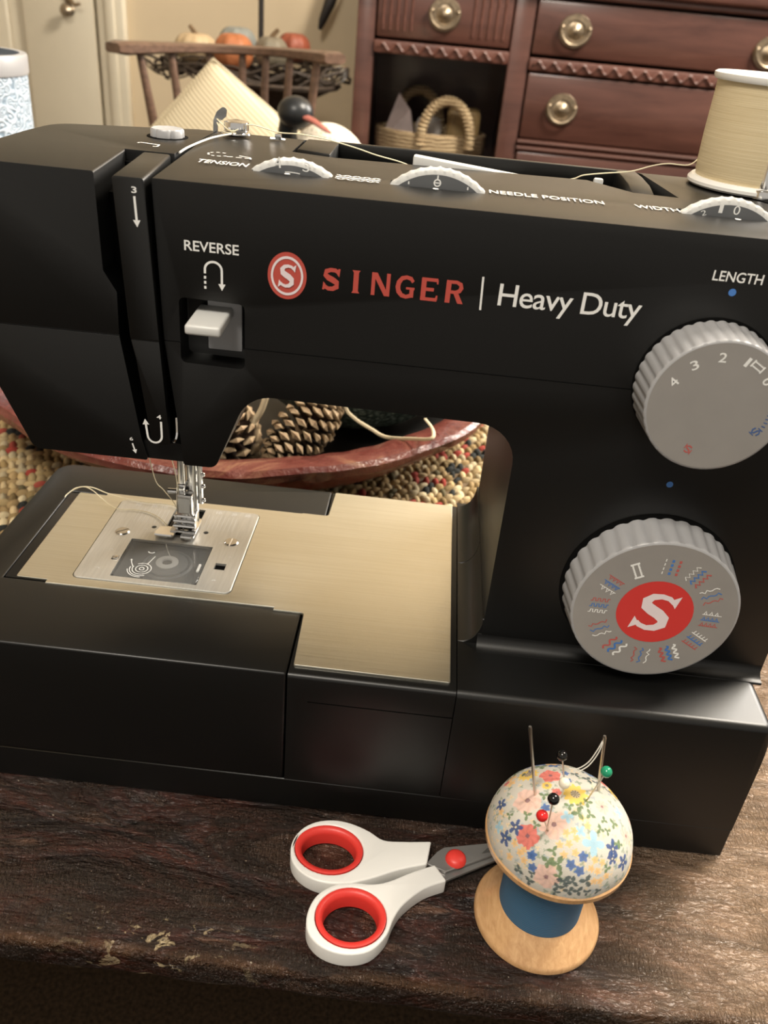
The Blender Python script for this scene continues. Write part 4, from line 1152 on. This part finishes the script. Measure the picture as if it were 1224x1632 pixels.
FL = '''c,-60,92,197,371;c,-154,-147,137,396;c,-48,1,212,173;p,-152,-23,178,495;p,-65,-124,185,470;p,-82,-250,61,421;p,120,-25,193,272;p,216,-82,117,297;p,246,10,96,173;y,20,-0,214,436;y,-80,35,204,178;y,-137,118,162,371;n,-238,5,107,238;n,-192,-108,128,258;n,-224,-122,80,258;n,154,-155,131,287;n,201,-162,73,272;n,152,-181,110,198;b,-134,-200,104,158;b,-130,-225,70,158;b,-3,-232,116,178;b,39,-209,137,178;b,29,-241,100,178;b,-92,-63,196,158;b,1,67,209,149;b,-1,114,196,149;b,-138,-200,100,158;s,77,-167,160,371;s,-18,-96,201,198;s,-245,-75,79,198;s,27,-140,184,198;s,192,-10,154,198;o,5,-141,185,129;o,56,-117,190,129;o,36,-93,200,129;o,-45,-184,156,129;o,-13,-181,162,129;o,13,-163,173,129;o,10,-202,146,129;o,-29,-210,137,129;o,83,-207,125,129;o,113,-205,114,129;o,71,-229,105,129;o,96,-228,94,129;o,133,-224,68,129;o,86,-248,64,129;o,110,-240,59,129;o,-194,-152,95,129;o,-165,-180,99,129;o,-206,-172,47,129;o,-160,-202,74,129;o,-239,-25,104,129;o,-176,-181,85,129;o,-22,-149,180,129;g,24,-77,206,248;g,68,-74,200,198;g,-8,-55,211,178;g,33,-46,210,149;g,-68,-199,139,188;g,-48,-230,112,272;g,-82,-222,109,223;g,-40,-254,77,178;g,-126,-119,167,158;g,-156,-80,165,178;g,-95,-12,201,178;g,103,-116,177,173;g,133,-112,167,149;g,161,-73,164,198;g,121,-78,183,149;g,173,-132,132,168;g,134,-210,91,168;g,-212,-58,129,149;g,184,-130,124,149;g,63,-28,208,198;d,-20,-262,64,248;d,10,-262,64,208;d,3,-273,28,208;d,35,-270,30,198;d,58,-254,68,238;d,66,-265,23,168;d,-38,-269,36,198;d,-42,-271,11,168;d,-173,-211,28,198;d,-133,-240,13,188;d,38,117,192,178;d,85,103,188,223;d,120,100,177,198;d,-129,-235,48,149;d,78,162,163,149;d,155,95,161,149;d,109,-252,18,149'''
def build_pincushion():
    cx, cy = -.0877, -.0404; A = .0277; zc = .0532; H = .0218
    t = empty('pincushion', (cx, cy, 0), 'wooden spool pincushion with a floral fabric dome and blue ribbon, beside the scissors', 'pincushion')
    b = lathe([(0, 0), (.0246, 0), (.0258, .0012), (.0258, .0030), (.0250, .0042), (.0162, .0108), (.0155, .0120), (0, .0120)], (cx, cy, .0002), seg=96)
    put('spool_base', b, 'beech', t)
    put('ribbon', lathe([(.0150, .0108), (.0166, .0110), (.0166, .0440), (.0150, .0440)], (cx, cy, .0002), seg=96), 'ribbon', t)
    put('wooden_collar', lathe([(.010, .0430), (.0172, .0430), (.0265, .0480), (.0280, .0492), (.0282, .0515), (.0272, .0526), (0, .0526)], (cx, cy, .0002), seg=96), 'beech', t)
    # fabric dome, finely meshed so the print can be laid on as colour
    nu, nv = 400, 150; th = np.linspace(0, 2*np.pi, nu, endpoint=False); ph = np.linspace(-.10, np.pi/2, nv)[:-1]
    T, P = np.meshgrid(th, ph)
    rr = A*np.cos(P)*(1+.004*np.sin(T*9+1)*np.cos(P)); hz = H*np.sin(P)
    V = np.stack([rr*np.cos(T), rr*np.sin(T), hz], 2).reshape(-1, 3)
    V = np.vstack([V, [[0, 0, H]]]); m = len(ph); idx = np.arange(m*nu).reshape(m, nu)
    q = np.stack([idx[:-1], np.roll(idx[:-1], -1, 1), np.roll(idx[1:], -1, 1), idx[1:]], 2).reshape(-1, 4).tolist()
    q += [(int(idx[-1, k]), int(idx[-1, (k+1) % nu]), m*nu) for k in range(nu)]
    me = bpy.data.meshes.new('dome'); me.from_pydata((V+[cx, cy, zc]).tolist(), [], q)
    N = V/np.array([A*A, A*A, H*H]); N /= np.linalg.norm(N, axis=1)[:, None]
    col = np.tile(np.array([.54, .51, .45]), (len(V), 1)); rg = np.random.default_rng(3)
    # small background sprigs first, then the flowers listed from the photograph
    items = []
    for i in range(620):
        a = rg.uniform(0, 2*np.pi); s = rg.uniform(-.05, 1.0)
        p = np.array([A*math.cos(a)*math.sqrt(max(0, 1-s*s)), A*math.sin(a)*math.sqrt(max(0, 1-s*s)), H*s])
        items.append((rg.choice(list('hhhjjkk')), p, rg.uniform(.0007, .0014)))
    for it in FL.split(';'):
        k, a, b_, c, r_ = it.split(','); items.append((k, np.array([float(a), float(b_), float(c)])*1e-4, float(r_)*1.22e-5))
    for i in range(60):          # the far side, in the same manner
        a = rg.uniform(.35, 2.8); s = rg.uniform(.0, .75)
        p = np.array([A*math.cos(a)*math.sqrt(1-s*s), A*math.sin(a)*math.sqrt(1-s*s), H*s])
        items.append((rg.choice(list('cpynboogggdd')), p, rg.uniform(.0014, .0034)))
    PALc = dict(c=(.66, .16, .13), p=(.74, .46, .38), y=(.70, .47, .09), n=(.035, .07, .19), b=(.07, .14, .34), s=(.32, .50, .60), o=(.72, .45, .20), g=(.14, .20, .10), d=(.075, .10, .10), h=(.24, .29, .22), j=(.33, .38, .40), k=(.68, .52, .32))
    for k, p, r in items:
        d = V-p; dist = np.linalg.norm(d, axis=1); w = np.where(dist < r*1.25)[0]
        if not len(w): continue
        n = p/np.array([A*A, A*A, H*H]); n /= np.linalg.norm(n)
        e1 = np.cross((0, 1, 0), n); e1 /= np.linalg.norm(e1); e2 = np.cross(n, e1)
        u = d[w] @ e1; v = d[w] @ e2; rad = np.hypot(u, v)/r; an = np.arctan2(v, u)+rg.uniform(0, 6.28)
        c = np.array(PALc[k])
        if k in 'cp': edge = .86+.08*np.cos(an*5)+.04*np.cos(an*8+1)+.03*np.cos(an*13); sh = .80+.28*np.abs(np.cos(an*4.0+rad*3))*np.clip(rad*1.3, 0, 1)
        elif k == 'y': edge = .86+.12*np.cos(an*12); sh = .75+.35*np.clip(rad, 0, 1)
        elif k == 'n': edge = .30+.68*np.abs(np.cos(an*2.5))**1.2; sh = .8+.5*rad
        elif k == 'b': edge = .78+.16*np.cos(an*5); sh = .75+.4*rad
        elif k == 'o': edge = .45+.5*np.abs(np.cos(an*2.5)); sh = .85+.3*rad
        elif k == 's': edge = .25+.75*np.abs(np.cos(an*2)); sh = .9+.2*rad
        elif k in 'gd':
            X_, Y_ = rad*np.cos(an), rad*np.sin(an); edge = np.zeros_like(rad); inside = np.zeros(len(rad), bool)
            for a_ in ((0,) if r < .0017 else (0, 2.1, 4.0)):
                q = X_*math.cos(a_)+Y_*math.sin(a_); w2 = -X_*math.sin(a_)+Y_*math.cos(a_)
                q = q if r < .0017 else q*2-.95
                w2 = w2 if r < .0017 else w2*1.7
                inside |= (np.abs(q) < 1) & (np.abs(w2) < .50*(1-q*q)**.8 if False else np.abs(w2) < .50*np.clip(1-q*q, 0, 1))
            edge = np.where(inside, 2.0, 0.0); sh = .8+.35*np.abs(np.sin(an*3))
        else: edge = .2+.75*np.abs(np.cos(an*1.5)); sh = .9+.3*rad
        ins = rad < edge
        cc = c[None, :]*sh[:, None]
        if k in 'cp': cc = np.where((rad < .16)[:, None], np.array([.20, .07, .09])[None, :], cc)
        if k == 'y': cc = np.where((rad < .34)[:, None], np.array([.34, .27, .18])*(.8+.5*np.cos(an*9))[:, None], cc)
        if k == 'n': cc = np.where((rad < .12)[:, None], np.array([.7, .6, .4])[None, :], cc)
        al = .92 if k not in 'hjkp' else .78
        wi = w[ins]; col[wi] = col[wi]*(1-al)+cc[ins]*al
    ca = me.color_attributes.new('Col', 'FLOAT_COLOR', 'POINT')
    ca.data.foreach_set('color', np.hstack([np.clip(col, 0, 1), np.ones((len(col), 1))]).astype('f').ravel())
    put('fabric_dome', me, 'floral', t, ang=70)
    # pins and needles stuck in the dome
    def pin(base, head, bead, label, name='ball_head_pin', r=.0021, grp=None):
        base, head = Vector(base), Vector(head); d = (head-base).normalized()
        e = empty(name, base, label, 'pin' if 'pin' in name else 'needle', grp)
        if bead:
            put('shaft', cyl(base-d*.006, head-d*r*.6, .00030, res=8), 'pinsteel', e)
            put('head', ball(head, r, u=24, v=16), bead, e)
        else:
            put('shaft', tube([base-d*.006, base, head-d*.004, head-d*.001, head], [.00045, .00055, .00062, .00072, .0005], 8), 'pinsteel', e)
        return e
    g = 'pins in the floral pincushion'
    pin((-.1003, -.0408, .0725), (-.1080, -.0408, .1066), None, 'tall sewing needle standing at the left of the floral pincushion', 'sewing_needle', grp=g)
    n2 = pin((-.0760, -.0353, .0725), (-.0792, -.0343, .0999), None, 'threaded sewing needle at the right of the floral pincushion', 'sewing_needle', grp=g)
    b = tube(spline([(-.0792, -.0343, .0985), (-.0806, -.0350, .0930), (-.0826, -.0353, .0868), (-.0857, -.0350, .0825), (-.0880, -.0330, .0800)], 6), .00022, 5)
    tube(spline([(-.0792, -.0346, .0978), (-.0800, -.0353, .0920), (-.0822, -.0358, .0858), (-.0850, -.0353, .0815)], 6), .00022, 5, b)
    put('thread', b, 'threadwhite', n2)
    b = tube(spline([(-.1078, -.0405, .1045), (-.1060, -.0400, .1000), (-.1058, -.0395, .0950)], 6), .00022, 5)
    tag(put('dark_thread', b, 'iron'), 'short dark thread hanging from the left sewing needle', 'thread')
    pin((-.0889, -.0325, .0741), (-.0912, -.0305, .0838), 'beadblack', 'black-headed pin at the back of the floral dome', grp=g)
    pin((-.0908, -.0422, .0745), (-.0925, -.0462, .0863), 'beadwhite', 'cream-headed pin in the middle of the floral dome', grp=g)
    pin((-.0968, -.0546, .0704), (-.0992, -.0606, .0937), 'beadblack', 'black-headed pin at the front of the floral dome', grp=g)
    pin((-.0962, -.0547, .0706), (-.1024, -.0637, .0884), 'beadred', 'red-headed pin leaning to the front of the floral dome', grp=g)
    pin((-.0813, -.0419, .0744), (-.0783, -.0439, .0919), 'beadgreen', 'green-headed pin leaning right beside the threaded needle', grp=g)

def build_dresser():
    FZ = -.5; y0 = 1.75; y1 = 2.182; X0, X1 = -.361, .925
    t = empty('dresser', (.28, 1.95, FZ), 'dark mahogany dresser with oval brass pulls and an open left compartment', 'dresser')
    g = bmesh.new()
    for a, b in ((X0, -.323), (-.043, -.001), (.565, .607), (.887, X1)): box(g, (a, y0, FZ), (b, y0+.03, .352), .003)
    for xa, xb in ((X0, X0+.02), (X1-.02, X1)): box(g, (xa, y0+.01, FZ), (xb, y1, .352))
    for xa in (-.030, .576): box(g, (xa, y0+.02, FZ+.12), (xa+.018, y1, .350))
    box(g, (X0+.01, y1-.012, FZ+.1), (X1-.01, y1, .352))
    box(g, (X0+.01, y0+.01, -.085), (-.02, y1-.01, -.065)); box(g, (X0+.01, y0+.01, .222), (-.02, y1-.01, .236))
    box(g, (-.02, y0+.02, .068), (.58, y1-.01, .072)); box(g, (-.02, y0+.02, .226), (.58, y1-.01, .230))
    put('carcass', g, 'mahog', t)
    put('top_board', B((X0-.02, y0-.022, .356), (X1+.02, y1+.01, .384), .007, 3), 'mahog', t)
    put('top_moulding', B((X0-.008, y0-.010, .344), (X1+.008, y0+.02, .357), .004), 'mahog', t)
    def pull(x, z, par):
        g = lathe([(0, 0), (.030, 0), (.0315, -.002), (.030, -.004), (.024, -.004), (.0235, -.007), (.019, -.007), (.017, -.004), (.010, -.006), (.006, -.010), (0, -.011)], (x, y0-.004, z), 'y', 40)
        for v in g.verts: v.co.x = x+(v.co.x-x)*1.05; v.co.z = z+(v.co.z-z)*.98
        for s in (-1, 1): ball((x+s*.027, y0-.012, z+.005), .0055, g, 12, 8)
        tube([(x+.029*math.cos(R(a)), y0-.014-.004*abs(math.sin(R(a))), z+.005+.030*math.sin(R(a))) for a in range(180, 361, 12)], .0028, 8, g)
        put('drawer_pull', g, 'brass', par)
    def drawer(xa, xb, za, zb, pulls, reeds=()):
        d = put('drawer', B((xa+.002, y0-.004, za+.002), (xb-.002, y0+.022, zb-.002), .004), 'mahog', t)
        for x, z in pulls: pull(x, z, d)
        for x in reeds: put('reed', tube([(x, y0-.004, za+.016), (x, y0-.004, zb-.010)], .0030, 6), 'mahogcarve', d)
    drawer(-.322, -.044, .244, .343, [(-.183, .296)], [-.307+.0145*k for k in range(5)]+[-.123+.0155*k for k in range(5)])
    drawer(.0, .564, .239, .341, [(.083, .289), (.476, .283)])
    drawer(.0, .564, .080, .209, [(.082, .144), (.478, .140)])
    drawer(.0, .564, -.100, .056, [(.082, -.02), (.478, -.02)])
    drawer(.0, .564, -.300, -.108, [(.082, -.20), (.478, -.20)])
    drawer(.608, .886, .244, .343, [(.747, .296)])
    for xa, xb, z in ((-.323, -.043, .229), (.0, .565, .223), (.607, .887, .229)):
        g = B((xa, y0-.006, z-.012), (xb, y0+.01, z+.012), .003)
        pts = [(xa+.01+(xb-xa-.02)*k/160, y0-.008, z+.0065*math.sin(k*(xb-xa)/.28*.34)) for k in range(161)]
        tube(pts, .0034, 6, g)
        put('carved_moulding', g, 'mahogcarve', t)
    for z in (.0745, .0615): put('bead_moulding', tube([(.0, y0-.002, z), (.565, y0-.002, z)], .0052, 8), 'mahog', t)
    put('cupboard_door', B((.610, y0-.003, -.30), (.884, y0+.02, .212), .006), 'mahog', t)
    put('cupboard_door', B((-.320, y0-.003, -.30), (-.046, y0+.02, -.088), .006), 'mahog', t)
    for x in (X0+.03, .28, X1-.03):
        for y in (y0+.04, y1-.04): pass

def build_basket():
    cx, cy, z = -.190, 1.905, -.0648
    t = empty('basket', (cx, cy, z), 'woven seagrass basket with two looped handles in the dresser compartment', 'basket')
    prof = [(0, 0), (.085, 0), (.105, .02), (.122, .06), (.128, .10), (.1285, .126), (.122, .128), (.118, .10), (.112, .06), (.095, .02), (0, .012)]
    b = lathe(prof, (cx, cy, z), seg=64, wob=lambda a, h: 1+.008*math.sin(a*40+h*300))
    for v in b.verts: v.co.y = cy+(v.co.y-cy)*.82
    put('woven_body', b, 'basket', t)
    for yy, dx in ((cy-.100, .035), (cy+.098, -.035)):
        pts = [(cx+dx+.055*math.cos(R(a)), yy, z+.118+.080*math.sin(R(a))) for a in range(190, -11, -10)]
        n = len(pts)*6; sp = spline(pts, 6)
        put('handle', tube(sp, [.0115+.0012*math.sin(k*1.5) for k in range(len(sp))], 10), 'basket', t)
    # contents
    b = bmesh.new(); V = [(-.060, -.05, 0), (.055, -.06, 0), (.06, .05, 0), (-.05, .05, 0), (-.01, -.01, .112), (.030, .01, .075)]
    v = [b.verts.new((-.262+p[0]*.7, 1.895+p[1]*.7, .030+p[2]*.92)) for p in V]
    for f in ((0, 1, 5, 4), (1, 2, 5), (2, 3, 4, 5), (3, 0, 4), (3, 2, 1, 0)): b.faces.new([v[i] for i in f])
    tag(put('wrapped_parcel', b, 'paper', ang=20), 'crumpled pinkish wrapped parcel peaking from the seagrass basket', 'parcel')
    b = B((-.155, 1.875, .030), (-.078, 1.950, .112), .012, 2)
    tag(put('wrapped_parcel', b, 'gold', ang=20), 'golden brown wrapped parcel at the right inside the seagrass basket', 'parcel')
    b = B((-.225, 1.865, .030), (-.165, 1.93, .088), .015, 2)
    tag(put('wrapped_parcel', b, 'cardwhite', ang=20), 'white wrapped parcel seen through the basket handle', 'parcel')

def build_chair():
    FZ = -.5
    t = empty('wooden_chair', (-.55, 1.40, FZ), 'dark low-backed spindle chair holding a cream pillow, in front of the tan wall', 'chair')
    # curved rail: ends come forward
    def rail(s): # s -1..1
        x = -.544+.190*s; y = 1.50-.15*s*s; z = .212-.006*(s < 0)*abs(s)+.010*(s > 0)*abs(s)
        return x, y, z
    b = bmesh.new(); rows = []
    for k in range(41):
        s = -1.0+2*k/40; x, y, z = rail(s); dx = .190; dy = -.30*s; L = math.hypot(dx, dy); nx_, ny_ = -dy/L, dx/L
        hh = .0075+.0035*abs(s)**3; w = .018+.006*abs(s)**3
        if abs(s) > .97: hh *= .7; w *= .8
        rows.append([b.verts.new((x+nx_*a*w, y+ny_*a*w, z+c*hh)) for a, c in ((-1, -.6), (-1, .6), (-.7, 1), (.7, 1), (1, .6), (1, -.6), (.7, -1), (-.7, -1))])
    for a, c in zip(rows, rows[1:]):
        for k in range(8): b.faces.new((a[k], a[(k+1) % 8], c[(k+1) % 8], c[k]))
    b.faces.new(rows[0]); b.faces.new(rows[-1][::-1])
    put('top_rail', b, 'mapledark', t)
    for k, (s, sb) in enumerate(((-.84, -.62), (-.62, -.44), (-.31, -.22), (.0, .0), (.24, .20), (.50, .42), (.80, .66))):
        x, y, z = rail(s); xb, yb = -.544+.190*sb, 1.49-.12*s*s
        r_ = [.0065, .0075, .0095, .0085, .0070]
        pts = [Vector((x, y, z)).lerp(Vector((xb, yb, -.062)), q) for q in (0, .25, .5, .8, 1)]
        put('spindle', tube(pts, r_, 10), 'mapledark', t)
    seat = prism(rpoly([(-.77, 1.10, .05), (-.32, 1.10, .05), (-.34, 1.53, .10), (-.75, 1.53, .10)], 6), 'z', -.085, -.058, bev1=.008, bev0=.006)
    put('seat', seat, 'mapledark', t)
    for x, y, xx, yy in ((-.72, 1.15, -.76, 1.10), (-.37, 1.15, -.33, 1.10), (-.70, 1.47, -.74, 1.54), (-.39, 1.47, -.35, 1.54)):
        put('leg', tube([(x, y, -.07), ((x+xx)/2, (y+yy)/2, -.28), (xx, yy, FZ)], [.014, .018, .011], 12), 'mapledark', t)
    # pillow, corner up, its lower corner squashed on the seat
    n = 30; b = bmesh.new(); g = {}
    M = Matrix.Translation((-.524, 1.262, .016)) @ Euler((R(-14), 0, R(4))).to_matrix().to_4x4()
    def pv(u, v, h):
        x, z = (u-v)*.7071*.168, (u+v)*.7071*.140
        a = R(-7); x, z = x*math.cos(a)+z*math.sin(a)*1.0, -x*math.sin(a)+z*math.cos(a)
        p = M @ Vector((x, h, z))
        if p.z < -.02: p.z = -.02+(p.z+.02)*.21
        return p
    for s in (1, -1):
        for i in range(n+1):
            for j in range(n+1):
                if s < 0 and (i in (0, n) or j in (0, n)): g[s, i, j] = g[1, i, j]; continue
                u, v = i/n*2-1, j/n*2-1
                th = .050*(max(0, 1-u**2)**.42)*(max(0, 1-v**2)**.42)
                k = 1-.03*(abs(u)**6+abs(v)**6)*(1-abs(u*v))
                g[s, i, j] = b.verts.new(pv(u*k, v*k, s*th))
    for s in (1, -1):
        for i in range(n):
            for j in range(n): b.faces.new([g[s, i, j], g[s, i+1, j], g[s, i+1, j+1], g[s, i, j+1]][::s])
    p = put('pillow', b, 'pillow')
    tag(p, 'cream corduroy pillow standing on its corner on the chair', 'pillow')
    E_ = [(-1, -1), (-.97, 0), (-1, 1), (0, .97), (1, 1), (.97, 0), (1, -1), (0, -.97), (-1, -1)]
    put('piping', tube([pv(u, v, 0) for u, v in E_], .0026, 6), 'pillow', p)
    # duck ornament
    d = empty('duck_ornament', (-.37, 1.16, -.058), 'stuffed duck ornament with black head and red bill on the chair seat', 'duck ornament')
    b = ball((-.338, 1.165, .046), .098, u=32, v=20, sc_=(.78, .62, 1.02))
    put('knitted_body', b, 'waffle', d)
    b = ball((-.383, 1.125, .160), .0245, u=24, v=16, sc_=(1.1, 1.0, .95))
    tube(spline([(-.386, 1.128, .158), (-.394, 1.132, .140), (-.396, 1.140, .115), (-.385, 1.150, .090)], 5), [.016]*5+[.015]*5+[.017]*6, 14, b)
    put('head_and_neck', b, 'duckblack', d)
    b = tube([(-.372, 1.115, .158), (-.352, 1.105, .153), (-.335, 1.098, .145), (-.326, 1.095, .141)], [.0085, .0070, .0058, .0030], 12, flat=.55)
    put('bill', b, 'duckbill', d)

def build_pumpkins():
    FZ = -.5
    t = empty('plant_stand', (-.560, 1.78, FZ), 'dark iron stand with a tall rod and twisted twig basket behind the chair', 'stand')
    cx, cy = -.575, 1.78
    b = lathe([(0, .04), (.03, .05), (.055, .09), (.09, .145), (.125, .162), (.140, .166), (.143, .172), (.136, .176), (.110, .168), (.07, .13), (0, .10)], (cx+.04, cy, -.03+.0), seg=40)
    put('bowl', b, 'twig', t)
    put('column', tube([(cx+.04, cy, FZ+.02), (cx+.04, cy, -.02), (cx+.04, cy, .03)], [.02, .015, .03], 14), 'iron', t)
    put('foot', lathe([(0, 0), (.15, 0), (.15, .012), (.04, .03), (0, .035)], (cx+.04, cy, FZ), seg=32), 'iron', t)
    put('rod', cyl((cx, cy+.05, .10), (cx, cy+.05, .75), .0058), 'iron', t)
    rg = random.Random(4)
    for i in range(26):
        a0 = rg.uniform(0, 6.28); pts = []
        rr = rg.uniform(.15, .215); zz = rg.uniform(.138, .170)
        for k in range(16):
            a = a0+k*.16; pts.append((cx-.018+(rr+.012*math.sin(k*1.3+i))*math.cos(a)*1.02, cy+(rr*.62)*math.sin(a), zz+.012*math.sin(k*.9+i*2)))
        put('twig', tube(pts, rg.uniform(.0018, .0034), 5), 'twig', t)
    g = bmesh.new(); pts = []
    for k in range(60):
        a = k/60*6.28*3; pts.append((-.395+.020*math.cos(a), 1.76+.02*math.sin(a), .165+.016*math.sin(a*1.1)))
    put('wire_loop', tube(pts, .0028, 6), 'steelpol', t)
    def pk(c, r, m, label, fl=.82, ribs=8, stem=None):
        b = ball((0, 0, 0), r, u=48, v=24, sc_=(1, 1, fl))
        for v in b.verts:
            a = math.atan2(v.co.y, v.co.x); q = 1-.09*abs(math.sin(a*ribs/2))**1.5; v.co.x *= q; v.co.y *= q
            h = math.hypot(v.co.x, v.co.y)/r; v.co.z *= (1-.25*(1-h)**2)
        o = put('pumpkin', b, m, local=True, loc=c); tag(o, label, 'pumpkin', 'pumpkins in the twig basket')
        if stem:
            s = put('stem', tube([(0, 0, r*fl*.7), (stem*.3, 0, r*fl*.95), (stem, 0, r*fl*1.25)], [.007, .005, .004], 8), 'stemdry', o, local=True)
    pk((-.700, 1.76, .192), .046, 'pk_cream', 'small cream pumpkin with a brown stem, leftmost in the twig basket', .70, 10, -.012)
    pk((-.625, 1.825, .205), .042, 'pk_grey', 'pale grey pumpkin behind the orange pumpkin', .85, 8)
    pk((-.612, 1.73, .193), .042, 'pk_orange', 'bright orange pumpkin above the middle of the chair rail', .95, 7)
    pk((-.536, 1.745, .198), .036, 'pk_olive', 'grey-olive warty gourd with a stem, right of the orange pumpkin', .95, 7, .014)
    pk((-.500, 1.81, .207), .036, 'pk_rust', 'rust red pumpkin at the right of the twig basket', .90, 8)
    pk((-.585, 1.675, .118), .036, 'pk_rust', 'dull red pumpkin seen below the chair rail', .85, 8)

def build_wallpiece():
    b = tube([(-.492, 2.150, .233), (-.486, 2.150, .252), (-.470, 2.155, .292), (-.452, 2.160, .345), (-.440, 2.17, .40)], [.0045, .010, .014, .016, .012], 14)
    t = empty('wall_ornament', (-.44, 2.19, .42), 'dark tapering wooden wall ornament pointing down beside the dresser', 'ornament')
    put('tapered_horn', b, 'iron', t)
    put('mount', lathe([(0, 0), (.03, 0), (.03, -.012), (.012, -.022), (0, -.022)], (-.44, 2.1995, .42), 'y', 24), 'iron', t)

build_setting()
build_machine()
build_rug(); build_bowl(); build_pinecones(); build_canister()
build_spool(); build_scissors(); build_pincushion()
build_dresser(); build_basket(); build_chair(); build_pumpkins(); build_wallpiece()
